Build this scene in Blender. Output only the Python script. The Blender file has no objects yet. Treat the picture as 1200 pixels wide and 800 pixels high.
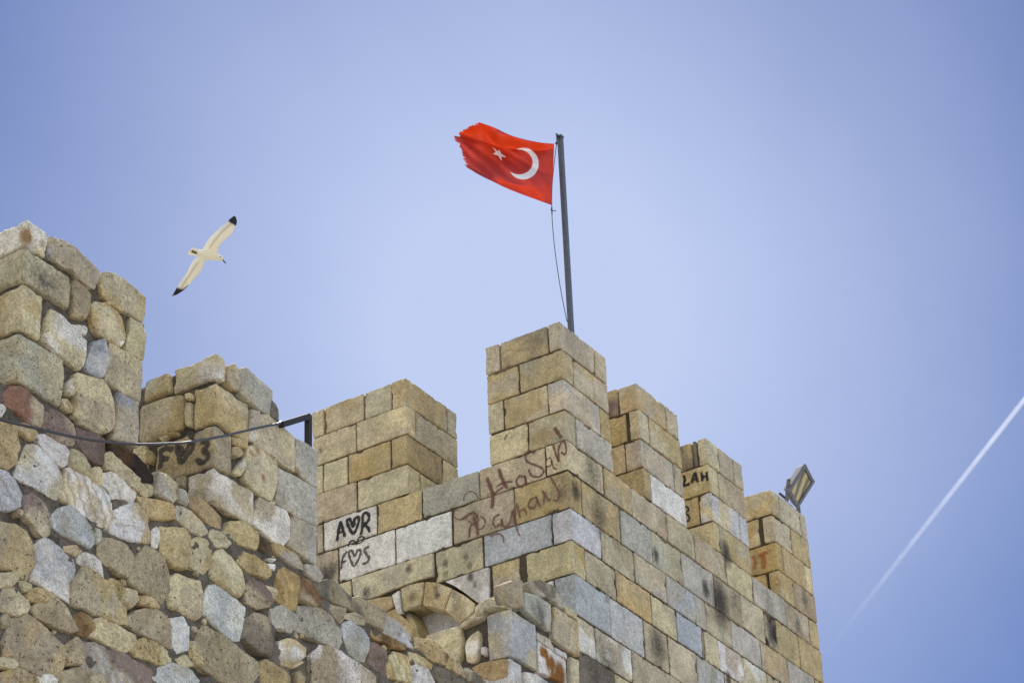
import bpy, bmesh, math, random
import numpy as np
from mathutils import Vector, Matrix
from mathutils.bvhtree import BVHTree
random.seed(7); rng = np.random.default_rng(7)
C = bpy.context.scene.collection
S = bpy.context.scene

# ------------------------------------------------------------------ camera
# world axes follow the masonry: +X runs along the long wall faces, +Y into them, Z up
FPX, PITCH, ROLL, YAW = 3003.05, math.radians(30.9606), math.radians(-2.66306), math.radians(58.5257)
_F = np.array([0, math.cos(PITCH), math.sin(PITCH)]); _U = np.array([0, -math.sin(PITCH), math.cos(PITCH)]); _R = np.array([1., 0, 0])
_R, _U = math.cos(ROLL)*_R + math.sin(ROLL)*_U, -math.sin(ROLL)*_R + math.cos(ROLL)*_U
_M = np.array([[math.cos(YAW), math.sin(YAW), 0], [-math.sin(YAW), math.cos(YAW), 0], [0, 0, 1]])
F, R, U = _M @ _F, _M @ _R, _M @ _U
CAM = np.array([0, 0, 1.65])
cd = bpy.data.cameras.new('camera'); co = bpy.data.objects.new('camera', cd); C.objects.link(co)
m = Matrix.Identity(4)
for i in range(3):
    m[i][0], m[i][1], m[i][2], m[i][3] = R[i], U[i], -F[i], CAM[i]
co.matrix_world = m
cd.sensor_width = 36; cd.lens = FPX/1200*36; cd.clip_start = .1; cd.clip_end = 90000
S.camera = co

# ------------------------------------------------------------------ light
SUN_EL, SUN_AZ = math.radians(60), math.radians(38)      # azimuth from +X towards +Y
sd = np.array([math.cos(SUN_EL)*math.cos(SUN_AZ), math.cos(SUN_EL)*math.sin(SUN_AZ), math.sin(SUN_EL)])
w = bpy.data.worlds.new('World'); S.world = w; w.use_nodes = True
nt = w.node_tree; nt.nodes.clear()
def N(nt, t, **kw):
    n = nt.nodes.new(t)
    for k, v in kw.items(): setattr(n, k, v)
    return n
sky = N(nt, 'ShaderNodeTexSky', sky_type='NISHITA', sun_disc=False, sun_elevation=SUN_EL,
        sun_rotation=math.pi/2 - SUN_AZ, air_density=1.0, dust_density=0.6, ozone_density=2.2, altitude=0)
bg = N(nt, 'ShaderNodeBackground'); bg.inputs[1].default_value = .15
out = N(nt, 'ShaderNodeOutputWorld')
# thin cirrus veil; its radial fade also paints lens vignetting into the sky
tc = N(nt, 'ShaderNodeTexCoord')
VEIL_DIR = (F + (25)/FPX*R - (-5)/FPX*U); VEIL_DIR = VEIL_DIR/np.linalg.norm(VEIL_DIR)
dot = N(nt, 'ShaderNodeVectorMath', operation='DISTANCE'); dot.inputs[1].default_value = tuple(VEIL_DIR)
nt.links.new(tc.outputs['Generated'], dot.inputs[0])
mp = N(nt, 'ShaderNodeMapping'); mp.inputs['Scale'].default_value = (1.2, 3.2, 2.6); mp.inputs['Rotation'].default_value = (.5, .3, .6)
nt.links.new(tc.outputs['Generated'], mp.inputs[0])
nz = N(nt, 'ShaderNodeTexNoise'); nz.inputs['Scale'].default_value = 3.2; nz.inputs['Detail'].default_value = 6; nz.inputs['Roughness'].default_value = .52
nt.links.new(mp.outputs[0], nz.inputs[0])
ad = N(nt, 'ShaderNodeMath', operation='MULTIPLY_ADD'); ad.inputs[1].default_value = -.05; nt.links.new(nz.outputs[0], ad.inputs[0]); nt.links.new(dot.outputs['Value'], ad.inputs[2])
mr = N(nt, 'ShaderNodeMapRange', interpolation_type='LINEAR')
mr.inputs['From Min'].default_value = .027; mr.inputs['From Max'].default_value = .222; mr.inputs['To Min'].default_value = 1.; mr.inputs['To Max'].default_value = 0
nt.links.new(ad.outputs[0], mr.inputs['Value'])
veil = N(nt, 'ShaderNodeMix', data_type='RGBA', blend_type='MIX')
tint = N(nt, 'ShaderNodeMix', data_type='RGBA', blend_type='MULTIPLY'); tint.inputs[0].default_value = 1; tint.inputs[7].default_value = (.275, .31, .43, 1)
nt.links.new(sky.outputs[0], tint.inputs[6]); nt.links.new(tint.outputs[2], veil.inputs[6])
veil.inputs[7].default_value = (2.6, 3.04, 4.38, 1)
# bright haze added out of view to light the walls, dimmed behind the tower
mr2 = N(nt, 'ShaderNodeMapRange', interpolation_type='SMOOTHSTEP'); mr2.inputs['From Min'].default_value = .42; mr2.inputs['From Max'].default_value = .95; mr2.inputs['To Max'].default_value = .9
nt.links.new(ad.outputs[0], mr2.inputs['Value'])
cl = N(nt, 'ShaderNodeMix', data_type='RGBA', blend_type='MIX'); sx_ = N(nt, 'ShaderNodeSeparateXYZ'); nt.links.new(tc.outputs['Generated'], sx_.inputs[0])
sb_ = N(nt, 'ShaderNodeMath', operation='SUBTRACT'); nt.links.new(sx_.outputs[0], sb_.inputs[0]); nt.links.new(sx_.outputs[1], sb_.inputs[1])
wr_ = N(nt, 'ShaderNodeMapRange'); wr_.inputs['From Min'].default_value = -.9; wr_.inputs['From Max'].default_value = .9; nt.links.new(sb_.outputs[0], wr_.inputs['Value'])
cc_ = N(nt, 'ShaderNodeMix', data_type='RGBA'); cc_.inputs[6].default_value = (4.15, 4.2, 4.15, 1); cc_.inputs[7].default_value = (3.9, 4.7, 6.0, 1); nt.links.new(wr_.outputs[0], cc_.inputs[0]); nt.links.new(cc_.outputs[2], cl.inputs[7])  # added fill light: warmer for the left faces, bluer for the right
nt.links.new(mr2.outputs[0], cl.inputs[0]); nt.links.new(veil.outputs[2], cl.inputs[6])
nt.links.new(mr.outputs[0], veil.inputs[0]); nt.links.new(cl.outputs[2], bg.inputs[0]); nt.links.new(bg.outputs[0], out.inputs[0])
sl = bpy.data.lights.new('sun', 'SUN'); sl.energy = 5.0; sl.angle = math.radians(.53); sl.color = (1, .95, .87)
so = bpy.data.objects.new('sun', sl); C.objects.link(so); so.rotation_euler = Vector(tuple(sd)).to_track_quat('Z', 'Y').to_euler()
vs = S.view_settings; vs.view_transform = 'Standard'; vs.look = 'None'; vs.gamma = 1; vs.use_curve_mapping = False; vs.exposure = .44

# ------------------------------------------------------------------ measuring helpers
def ray(x, y): return (x-600)/FPX*R - (y-400)/FPX*U + F
def proj(P):
    v = np.asarray(P, float) - CAM; z = v @ F
    return 600 + FPX*(v@R)/z, 400 - FPX*(v@U)/z
def hit(x, y, ax, val):
    d = ray(x, y); return CAM + d*(val-CAM[ax])/d[ax]
def z_at(X, Y, py):
    lo, hi = 0., 40.
    for _ in range(45):
        mm = (lo+hi)/2
        if proj((X, Y, mm))[1] > py: lo = mm
        else: hi = mm
    return lo
def u_at(plane, val, z, px):                 # position along a wall plane where the wall point at height z falls on column px
    lo, hi = (5., 40.)
    for _ in range(45):
        mm = (lo+hi)/2
        x = proj((mm, val, z) if plane == 'A' else (val, mm, z))[0]
        if (x < px) == (plane == 'A'): lo = mm
        else: hi = mm
    return lo
TL = {'T1': (0,240), 'T2': (0,400), 'T3': (0,520), 'T4': (0,640), 'T5': (160,400), 'T6': (160,520), 'T7': (200,640), 'T8': (400,640), 'T9': (540,640),
      'L1': (350,430), 'L2': (350,560), 'L3': (540,370), 'L4': (540,500), 'L6': (700,430), 'L7': (740,530), 'L8': (740,640)}
def T(t, pts): a, b = TL[t]; return [(a+x/5, b+y/5) for x, y in pts]

# ------------------------------------------------------------------ noise
_perm = np.random.default_rng(3).random(65536)
def vnoise(p):
    i = np.floor(p).astype(np.int64); f = p - i; f = f*f*(3-2*f)
    def h(a, b, c): return _perm[(a*73856093 ^ b*19349663 ^ c*83492791) & 65535]
    x, y, z = i[:,0], i[:,1], i[:,2]; fx, fy, fz = f[:,0], f[:,1], f[:,2]
    def l(a, b, t): return a + (b-a)*t
    return l(l(l(h(x,y,z), h(x+1,y,z), fx), l(h(x,y+1,z), h(x+1,y+1,z), fx), fy),
             l(l(h(x,y,z+1), h(x+1,y,z+1), fx), l(h(x,y+1,z+1), h(x+1,y+1,z+1), fx), fy), fz)
def fbm(p, s, o=3):
    p = np.asarray(p, float)*s; r = 0; a = .5; t = 0
    for _ in range(o): r = r + a*vnoise(p); t += a; a *= .5; p = p*2.03 + 17.3
    return r/t - .5

# ------------------------------------------------------------------ colours (the stone's own colour)
def lin(c): return tuple(((v/255)/12.92 if v/255 < .04045 else ((v/255+.055)/1.055)**2.4) for v in c)
K = {'w': (246,242,233), 'b': (212,213,213), 'c': (224,210,172), 't': (204,183,138), 'y': (204,179,126), 'g': (188,173,144), 'd': (132,124,110),
     'p': (202,187,160), 'r': (164,124,106), 'm': (142,122,116), 'n': (132,100,70), 'o': (196,166,118), 's': (206,194,166), 'G': (198,193,178), 'k': (66,56,48), 'B': (194,197,200)}
K = {k: np.array(lin(v)) for k, v in K.items()}
RUSTS = []   # (3-D point, radius, strength) iron stains
STAINS = []   # (3-D point, radius, strength)

# ------------------------------------------------------------------ mesh bag
class Bag:
    def __init__(s): s.V = []; s.Fq = []; s.c = []; s.q = []; s.n = 0
    def add(s, v, f, col, par):
        s.V.append(v); s.Fq += [tuple(i+s.n for i in a) for a in f]; s.c.append(col); s.q.append(par); s.n += len(v)
    def build(s, name, mat, parent=None, smooth=True):
        me = bpy.data.meshes.new(name); V = np.concatenate(s.V)
        me.from_pydata(V.tolist(), [], s.Fq); me.update()
        for nm, arr in (('Col', s.c), ('Par', s.q)):
            a = me.color_attributes.new(nm, 'FLOAT_COLOR', 'POINT'); a.data.foreach_set('color', np.concatenate(arr).astype(np.float32).ravel())
        if smooth: me.polygons.foreach_set('use_smooth', [True]*len(me.polygons))
        o = bpy.data.objects.new(name, me); C.objects.link(o); me.materials.append(mat)
        if parent: o.parent = parent; o.matrix_parent_inverse = parent.matrix_world.inverted()
        return o
def paint(v, key, pits=.3, streak=0., extra=0., seed=None):
    """colour + stain + surface parameters for the vertices of one stone"""
    sd_ = random.random() if seed is None else seed
    ks = key.split('|'); c = np.tile(K[ks[0]], (len(v), 1))
    if len(ks) > 1:
        t = np.clip((fbm(v + sd_*31, 4.5, 2)+.02)*7+.35, 0, .85)[:, None]; c = c*(1-t) + K[ks[1]]*t
    c = c*(.92 + .16*random.random()) * (1 + .35*fbm(v, 3.1, 3))[:, None]
    c = c*np.array([1+random.uniform(-.03,.03), 1, 1+random.uniform(-.05,.05)])
    st = np.zeros(len(v)) + extra
    for P, r, k in RUSTS:
        d = np.linalg.norm(v-P, axis=1)/r
        if d.min() < 1:
            m_ = np.clip((1-d)*2.2 + fbm(v*np.array([1,1,.35]), 22, 3)*1.6 - .2, 0, 1)[:, None]*k; c = c*(1-m_) + np.array(lin((150,102,44)))*m_
    for P, r, k in STAINS:
        d = np.linalg.norm((v-P)*np.array([1,1,.7]), axis=1)/r
        if d.min() < 1: st = np.maximum(st, k*np.clip(1-d, 0, 1)**.7)
    col = np.column_stack([np.clip(c, 0, 1), np.clip(st, 0, 1)])
    par = np.tile([pits, streak, sd_, 1.], (len(v), 1))
    return col, par

def box_stone(bag, x0, x1, y0, y1, z0, z1, key, gap=.009, r=.010, step=.026, rough=.006, chip=.045, **kw):
    lo = np.array([x0, y0, z0]) + gap; hi = np.array([x1, y1, z1]) - gap
    if (hi-lo).min() < .02: return
    lo = lo + rng.normal(0, .003, 3); hi = hi + rng.normal(0, .003, 3)
    r = min(r, (hi-lo).min()*.4)*random.uniform(.8, 1.35)
    ax = []
    for k in range(3):
        L = hi[k]-lo[k]; n = max(1, int((L-2*r)/step)); st = list(np.linspace(r, L-r, n+1))
        ax.append(np.array([0, r*.35] + st + [L-r*.35, L]) + lo[k])
    Vs = []; Fs = []; base = 0
    for k in range(3):
        a, b = (k+1) % 3, (k+2) % 3
        A, B = np.meshgrid(ax[a], ax[b], indexing='ij')
        for side in (0, 1):
            P = np.zeros(A.shape+(3,)); P[..., a] = A; P[..., b] = B; P[..., k] = hi[k] if side else lo[k]
            na, nb = A.shape; idx = np.arange(na*nb).reshape(na, nb) + base
            q = np.stack([idx[:-1,:-1], idx[1:,:-1], idx[1:,1:], idx[:-1,1:]], -1).reshape(-1, 4)
            if not side: q = q[:, ::-1]
            Vs.append(P.reshape(-1, 3)); Fs.append(q); base += na*nb
    V = np.concatenate(Vs); Q = np.concatenate(Fs)
    key_ = np.round(V, 5); u, inv = np.unique(key_, axis=0, return_inverse=True); inv = inv.ravel()
    V = u; Q = inv[Q]
    c = np.clip(V, lo+r, hi-r); d = V-c; ln = np.linalg.norm(d, axis=1, keepdims=True); nrm = d/np.maximum(ln, 1e-6)
    edge = ((np.abs(d) > r*.3).sum(1) >= 2).astype(float)
    so_ = random.random()*50
    V2 = c + nrm*r
    disp = rough*2.2*fbm(V2+so_, 5, 3) + rough*1.6*fbm(V2+so_, 28, 2)
    near = np.exp(-np.sort(np.minimum(V-lo, hi-V), axis=1)[:, 1]/.03)
    disp = disp - near*chip*np.clip(fbm(V2+so_, 11, 3)*3-.28, 0, 1)
    V2 = V2 + nrm*disp[:, None]
    col, par = paint(V2, key, **kw)
    bag.add(V2, Q.tolist(), col, par)

def inset_dist(pts):
    return pts
def poly_stone(bag, pts, plane, val, key, prot=.04, rad=.02, grow=0., facet=1., zig=1., depth=.10, step=.017, rough=.012, px=True, chaikin=1, **kw):
    """irregular stone set in a wall plane; outline pts in photo columns/rows (px) or in plane metres"""
    if px:
        P = [hit(x, y, 1 if plane == 'A' else 0, val) for x, y in pts]
        uv = np.array([(p[0] if plane == 'A' else p[1], p[2]) for p in P])
    else: uv = np.array(pts, float)
    for _ in range(chaikin):
        nx = np.roll(uv, -1, 0); uv = np.stack([uv*.90+nx*.10, uv*.10+nx*.90], 1).reshape(-1, 2)
    seg = np.linalg.norm(np.roll(uv, -1, 0)-uv, axis=1); per = seg.sum(); n = max(12, int(per/step))
    t = np.concatenate([[0], np.cumsum(seg)]); cl = np.vstack([uv, uv[:1]]); tt = np.arange(n)*per/n
    uv = np.column_stack([np.interp(tt, t, cl[:,0]), np.interp(tt, t, cl[:,1])])
    area = .5*np.sum(uv[:,0]*np.roll(uv[:,1],-1) - np.roll(uv[:,0],-1)*uv[:,1])
    if area < 0: uv = uv[::-1]
    so_ = random.random()*60
    if grow: cc_ = uv.mean(0); dl = uv-cc_; uv = cc_ + dl*(1+grow/np.maximum(np.linalg.norm(dl, axis=1, keepdims=True), .03))
    rm_ = np.linalg.norm(uv-uv.mean(0), axis=1).mean(); q3 = np.column_stack([uv, np.full(n, so_)])
    uv = uv + np.column_stack([fbm(q3, 12, 3), fbm(q3+9, 12, 3)])*rough*2.4*zig*min(1, rm_/.13)
    cen = uv.mean(0); rr = np.linalg.norm(uv-cen, axis=1); rm = rr.mean(); rad = min(rad, rm*.75)
    prot = prot*random.uniform(.75, 1.25); tilt = rng.normal(0, .05, 2)*min(1, .12/rm)*(facet > 0)
    S_ = [(1.0, -depth), (1.0, -depth*.4), (1.0, 0)]
    k = max(3, int(rm/step))
    fr = [rad/rm*x for x in (.08, .22, .42, .68, 1.0)]
    fr += list(np.linspace(rad/rm, 1, max(2, k))[1:-1])
    rows = []
    for s, off in S_: rows.append((s, np.full(n, off)))
    for x in fr:
        d = np.clip(x*rm/rad, 0, 1); rows.append((1-x, np.full(n, prot*math.sqrt(max(0, 1-(1-d)**2)))))
    V = []; O = []
    for s, off in rows: V.append(cen + (uv-cen)*s); O.append(off)
    V.append(cen[None]); O.append(np.array([prot])); V = np.concatenate(V); O = np.concatenate(O)
    Ofac = np.clip(O/prot, 0, 1)
    p3 = np.column_stack([V, np.full(len(V), so_)])
    ch = np.zeros(len(V))
    if facet and rm > .05:
        for _k in range(random.randint(3, 6)):      # broken faces
            th = random.uniform(0, 6.283); dd = (V-cen)@np.array([math.cos(th), math.sin(th)]); lim = random.uniform(.5, .95)*rm
            ch = np.maximum(ch, np.clip(dd-lim, 0, None)*random.uniform(.3, 1.1))
        th = random.uniform(0, 6.283); dd = (V-cen)@np.array([math.cos(th), math.sin(th)]) + .02*fbm(p3, 10, 2)
        ch = np.minimum(ch, prot*1.0)*facet + facet*(.012*(dd > random.uniform(-.2, .5)*rm))      # one spalled layer
    O = O + Ofac*((V-cen)@tilt - ch + rough*2.4*fbm(p3, 8, 3) + rough*1.3*fbm(p3, 30, 3))
    O = np.where(Ofac > .5, np.maximum(O, prot*.45*Ofac + .25*(O-prot*.45)), O)
    if plane == 'A': W = np.column_stack([V[:,0], val-O, V[:,1]])
    else: W = np.column_stack([val-O, V[:,0], V[:,1]])
    nr = len(rows); Fc = []
    for i in range(nr-1):
        for j in range(n):
            a, b = i*n+j, i*n+(j+1) % n; Fc.append((a, b, b+n, a+n))
    for j in range(n): Fc.append(((nr-1)*n+j, (nr-1)*n+(j+1) % n, nr*n))
    if plane == 'B': Fc = [f[::-1] for f in Fc]
    col, par = paint(W, key, **kw)
    bag.add(W, Fc, col, par)
    return uv

def slab(bag, poly, plane, val, thick, key='mort', step=.05, amp=.02):
    """mortar core: polygon (u,z) extruded from the plane inwards, front face as a fine uneven grid"""
    poly = np.array(poly, float)
    lo, hi = poly.min(0), poly.max(0)
    bm = bmesh.new(); nu = max(1, int((hi[0]-lo[0])/step)); nz_ = max(1, int((hi[1]-lo[1])/step))
    def P(u, z, o): return (u, val+o, z) if plane == 'A' else (val+o, u, z)
    f = bm.faces.new([bm.verts.new(P(u, z, 0)) for u, z in poly])
    r_ = bmesh.ops.extrude_face_region(bm, geom=[f]); vv = [g for g in r_['geom'] if isinstance(g, bmesh.types.BMVert)]
    ax = 1 if plane == 'A' else 0
    for v in vv: v.co[ax] += thick
    ua = 0 if plane == 'A' else 1
    for k in range(1, nu):
        no = [0,0,0]; no[ua] = 1; pc = [0,0,0]; pc[ua] = lo[0]+k*(hi[0]-lo[0])/nu
        bmesh.ops.bisect_plane(bm, geom=bm.verts[:]+bm.edges[:]+bm.faces[:], plane_co=pc, plane_no=no)
    for k in range(1, nz_):
        bmesh.ops.bisect_plane(bm, geom=bm.verts[:]+bm.edges[:]+bm.faces[:], plane_co=(0,0,lo[1]+k*(hi[1]-lo[1])/nz_), plane_no=(0,0,1))
    bmesh.ops.triangulate(bm, faces=[f for f in bm.faces if len(f.verts) > 4])
    V = np.array([v.co[:] for v in bm.verts]); bm.verts.index_update()
    Fc = [tuple(v.index for v in f.verts) for f in bm.faces]; bm.free()
    V[:, ax] += amp*2*fbm(V, 9, 3)
    c = np.tile(np.array(lin((150,142,128)))*.45, (len(V), 1))*(1+.5*fbm(V, 6, 3))[:, None]
    bag.add(V, Fc, np.column_stack([c, np.zeros(len(V))]), np.tile([.6, 0, .5, 1.], (len(V), 1)))

def sheet(bag, poly, plane, val, step=.022, amp=.022, tone=.8):
    """crumbly mortar between the stones: fine uneven skin of the wall core with hollows"""
    poly = np.array(poly, float); lo, hi = poly.min(0), poly.max(0)
    u = np.arange(lo[0], hi[0]+step, step); z = np.arange(lo[1], hi[1]+step, step); A, B = np.meshgrid(u, z, indexing='ij'); P = np.stack([A.ravel(), B.ravel()], 1)
    ins = np.zeros(len(P), bool); j = len(poly)-1
    for i in range(len(poly)):
        (xi, yi), (xj, yj) = poly[i], poly[j]; ins ^= ((yi > P[:,1]) != (yj > P[:,1])) & (P[:,0] < (xj-xi)*(P[:,1]-yi)/(yj-yi+1e-12)+xi); j = i
    idx = np.arange(len(P)).reshape(A.shape); q = np.stack([idx[:-1,:-1], idx[1:,:-1], idx[1:,1:], idx[:-1,1:]], -1).reshape(-1, 4); q = q[ins[q].all(1)]
    p3 = np.column_stack([P, np.zeros(len(P))]); n1 = fbm(p3, 6, 2); off = -amp*(1.2*fbm(p3, 12, 3) + .8*fbm(p3, 38, 2)) + .08*np.clip(n1*3.2-.2, 0, 1)
    W = np.column_stack([P[:,0], val+off, P[:,1]]) if plane == 'A' else np.column_stack([val+off, P[:,0], P[:,1]])
    c = np.tile(np.array(lin((150,141,128)))*tone*.72, (len(W), 1))*(1+.6*fbm(p3, 9, 3))[:, None]
    bag.add(W, q.tolist(), np.column_stack([c, np.zeros(len(W))]), np.tile([.8, 0, .5, 1.], (len(W), 1)))
# ------------------------------------------------------------------ materials
def stone_mat(name, grain=1., streaks=.6, ridge=0., black=.0, rustamt=.35, bump=.5, chisel=0.):
    mt = bpy.data.materials.new(name); mt.use_nodes = True; nt = mt.node_tree; nt.nodes.clear(); L = nt.links.new
    o = N(nt, 'ShaderNodeOutputMaterial'); b = N(nt, 'ShaderNodeBsdfPrincipled'); L(b.outputs[0], o.inputs[0])
    b.inputs['Roughness'].default_value = .93; b.inputs['Specular IOR Level'].default_value = .25
    g = N(nt, 'ShaderNodeTexCoord'); ca = N(nt, 'ShaderNodeAttribute', attribute_name='Col'); pa = N(nt, 'ShaderNodeAttribute', attribute_name='Par')
    sp = N(nt, 'ShaderNodeSeparateColor'); L(pa.outputs['Color'], sp.inputs[0])
    def noise(scale, det=4, ro=.55, vec=None, w_=None):
        n = N(nt, 'ShaderNodeTexNoise', noise_dimensions='4D'); n.inputs['Scale'].default_value = scale; n.inputs['Detail'].default_value = det; n.inputs['Roughness'].default_value = ro
        L(vec or g.outputs['Object'], n.inputs['Vector']); L(w_ or sp.outputs[2], n.inputs['W']); return n.outputs[0]
    def mrange(x, a, b_, c=0, d=1, sm=True):
        n = N(nt, 'ShaderNodeMapRange', interpolation_type='SMOOTHSTEP' if sm else 'LINEAR')
        for k, v in (('From Min', a), ('From Max', b_), ('To Min', c), ('To Max', d)):
            if isinstance(v, (int, float)): n.inputs[k].default_value = v
            else: L(v, n.inputs[k])
        L(x, n.inputs['Value']); return n.outputs[0]
    def math_(op, a, b_, c_=None):
        n = N(nt, 'ShaderNodeMath', operation=op)
        for k, v in enumerate((a, b_, c_)):
            if v is None: continue
            if isinstance(v, (int, float)): n.inputs[k].default_value = v
            else: L(v, n.inputs[k])
        return n.outputs[0]
    def mix(fac, a, b_, mode='MIX'):
        n = N(nt, 'ShaderNodeMix', data_type='RGBA', blend_type=mode)
        for k, v in ((0, fac), (6, a), (7, b_)):
            if isinstance(v, (int, float)): n.inputs[k].default_value = v
            elif isinstance(v, tuple): n.inputs[k].default_value = v
            else: L(v, n.inputs[k])
        return n.outputs[2]
    big = noise(5., 5, .6); med = noise(22., 6, .65); fine = noise(110., 5, .7)
    w10 = math_('MULTIPLY', sp.outputs[2], 9.)
    med2 = noise(13., 5, .65, w_=w10)
    col = ca.outputs['Color']
    # tone drifting inside a stone, then grain
    col = mix(1., col, mix(mrange(big, .3, .7), (.90,.89,.88,1), (1.24,1.23,1.20,1)), 'MULTIPLY')
    col = mix(1., col, mix(mrange(med, .3, .7), (.86,.85,.84,1), (1.2,1.2,1.2,1)), 'MULTIPLY')
    col = mix(1., col, mix(mrange(fine, .32, .68), (1-.3*grain,)*3+(1,), (1+.2*grain,)*3+(1,)), 'MULTIPLY')
    # iron-yellow patches
    mid = noise(55., 5, .7)
    col = mix(1., col, mix(mrange(mid, .34, .66), (1-.26*grain,)*3+(1,), (1+.16*grain,)*3+(1,)), 'MULTIPLY')
    col = mix(math_('MULTIPLY', mrange(med2, .60, .78), rustamt), col, (.42,.25,.09,1))
    # veins on banded stones
    mp_ = N(nt, 'ShaderNodeMapping'); mp_.inputs['Rotation'].default_value = (0, .5, 0); L(g.outputs['Object'], mp_.inputs[0])
    wv = N(nt, 'ShaderNodeTexWave', wave_type='BANDS', bands_direction='X'); wv.inputs['Scale'].default_value = 4.; wv.inputs['Distortion'].default_value = 5.; wv.inputs['Detail'].default_value = 4; wv.inputs['Detail Scale'].default_value = 2
    L(mp_.outputs[0], wv.inputs[0])
    col = mix(math_('MULTIPLY', mrange(wv.outputs['Fac'], .55, .95), sp.outputs[1]), col, (.40,.27,.12,1))
    # pits
    vo = N(nt, 'ShaderNodeTexVoronoi', feature='F1'); vo.inputs['Scale'].default_value = 46.; L(g.outputs['Object'], vo.inputs['Vector'])
    gate = mrange(noise(30., 3, .5, w_=w10), .48, .66)
    pit = math_('MULTIPLY', math_('MULTIPLY', mrange(vo.outputs['Distance'], .16, .42, 1, 0), gate), sp.outputs[0])
    col = mix(math_('MULTIPLY', pit, .8), col, (.07,.06,.05,1))
    # soot and black weathering, broken up by grain
    st = math_('ADD', math_('MULTIPLY', ca.outputs['Alpha'], 1.), math_('MULTIPLY', math_('SUBTRACT', noise(38., 6, .75), .5), 1.1))
    st = math_('MULTIPLY', mrange(st, .12, .85), mrange(ca.outputs['Alpha'], 0, .15))
    col = mix(math_('MULTIPLY', st, .9), col, (.035,.032,.034,1))
    bl = mrange(math_('ADD', noise(7., 6, .7, w_=w10), math_('MULTIPLY', math_('SUBTRACT', fine, .5), .5)), .60, .80, 0, black)
    col = mix(bl, col, (.10,.095,.085,1))
    mw = N(nt, 'ShaderNodeMapping'); mw.inputs['Scale'].default_value = (2.6, 2.6, .55); L(g.outputs['Object'], mw.inputs[0])
    wn = N(nt, 'ShaderNodeTexNoise'); wn.inputs['Scale'].default_value = 1.; wn.inputs['Detail'].default_value = 8; wn.inputs['Roughness'].default_value = .68; L(mw.outputs[0], wn.inputs[0])
    wf = math_('MULTIPLY', mrange(wn.outputs[0], .53, .74), math_('ADD', math_('MULTIPLY', med, .9), .1))
    col = mix(math_('MULTIPLY', wf, streaks), col, (.13,.125,.12,1))
    li = N(nt, 'ShaderNodeTexNoise'); li.inputs['Scale'].default_value = 3.3; li.inputs['Detail'].default_value = 9; li.inputs['Roughness'].default_value = .75; L(g.outputs['Object'], li.inputs[0])
    col = mix(math_('MULTIPLY', mrange(li.outputs[0], .57, .66), .38), col, (.36,.27,.12,1))
    rg = N(nt, 'ShaderNodeTexNoise', noise_type='RIDGED_MULTIFRACTAL'); rg.inputs['Scale'].default_value = 9.; rg.inputs['Detail'].default_value = 5; L(g.outputs['Object'], rg.inputs[0])
    L(col, b.inputs['Base Color'])
    # relief
    h = math_('ADD', math_('MULTIPLY', mid, .6), math_('MULTIPLY', med, .9)); h = math_('ADD', h, math_('MULTIPLY', fine, .35)); h = math_('ADD', h, math_('MULTIPLY', big, 1.2)); h = math_('SUBTRACT', h, math_('MULTIPLY', pit, .9)); h = math_('ADD', h, math_('MULTIPLY', rg.outputs[0], ridge))
    if chisel:
        mc = N(nt, 'ShaderNodeMapping'); mc.inputs['Scale'].default_value = (1, 1, .28); L(g.outputs['Object'], mc.inputs[0])
        h = math_('ADD', h, math_('MULTIPLY', noise(70., 3, .6, vec=mc.outputs[0]), chisel))
    bp = N(nt, 'ShaderNodeBump'); bp.inputs['Strength'].default_value = bump; bp.inputs['Distance'].default_value = .02; L(h, bp.inputs['Height']); L(bp.outputs[0], b.inputs['Normal'])
    return mt
M_ASH = stone_mat('weathered_ashlar', grain=.75, black=.3, rustamt=.14, bump=1., chisel=.5)
M_RUB = stone_mat('rubble_stone', grain=.8, streaks=.3, ridge=.5, black=.5, rustamt=.3, bump=1.)
def plain(name, col, rough=.6, metal=0., var=.15, scale=20, bump=.0):
    mt = bpy.data.materials.new(name); mt.use_nodes = True; nt = mt.node_tree; b = nt.nodes['Principled BSDF']; L = nt.links.new
    g = N(nt, 'ShaderNodeTexCoord'); n = N(nt, 'ShaderNodeTexNoise'); n.inputs['Scale'].default_value = scale; n.inputs['Detail'].default_value = 5; L(g.outputs['Object'], n.inputs[0])
    r = N(nt, 'ShaderNodeMapRange'); r.inputs['From Min'].default_value = .3; r.inputs['From Max'].default_value = .7; r.inputs['To Min'].default_value = 1-var; r.inputs['To Max'].default_value = 1+var; L(n.outputs[0], r.inputs[0])
    x = N(nt, 'ShaderNodeVectorMath', operation='SCALE'); x.inputs[0].default_value = col; L(r.outputs[0], x.inputs['Scale']); L(x.outputs[0], b.inputs['Base Color'])
    b.inputs['Roughness'].default_value = rough; b.inputs['Metallic'].default_value = metal
    if bump:
        bp = N(nt, 'ShaderNodeBump'); bp.inputs['Strength'].default_value = bump; bp.inputs['Distance'].default_value = .01; L(n.outputs[0], bp.inputs['Height']); L(bp.outputs[0], b.inputs['Normal'])
    return mt

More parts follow.
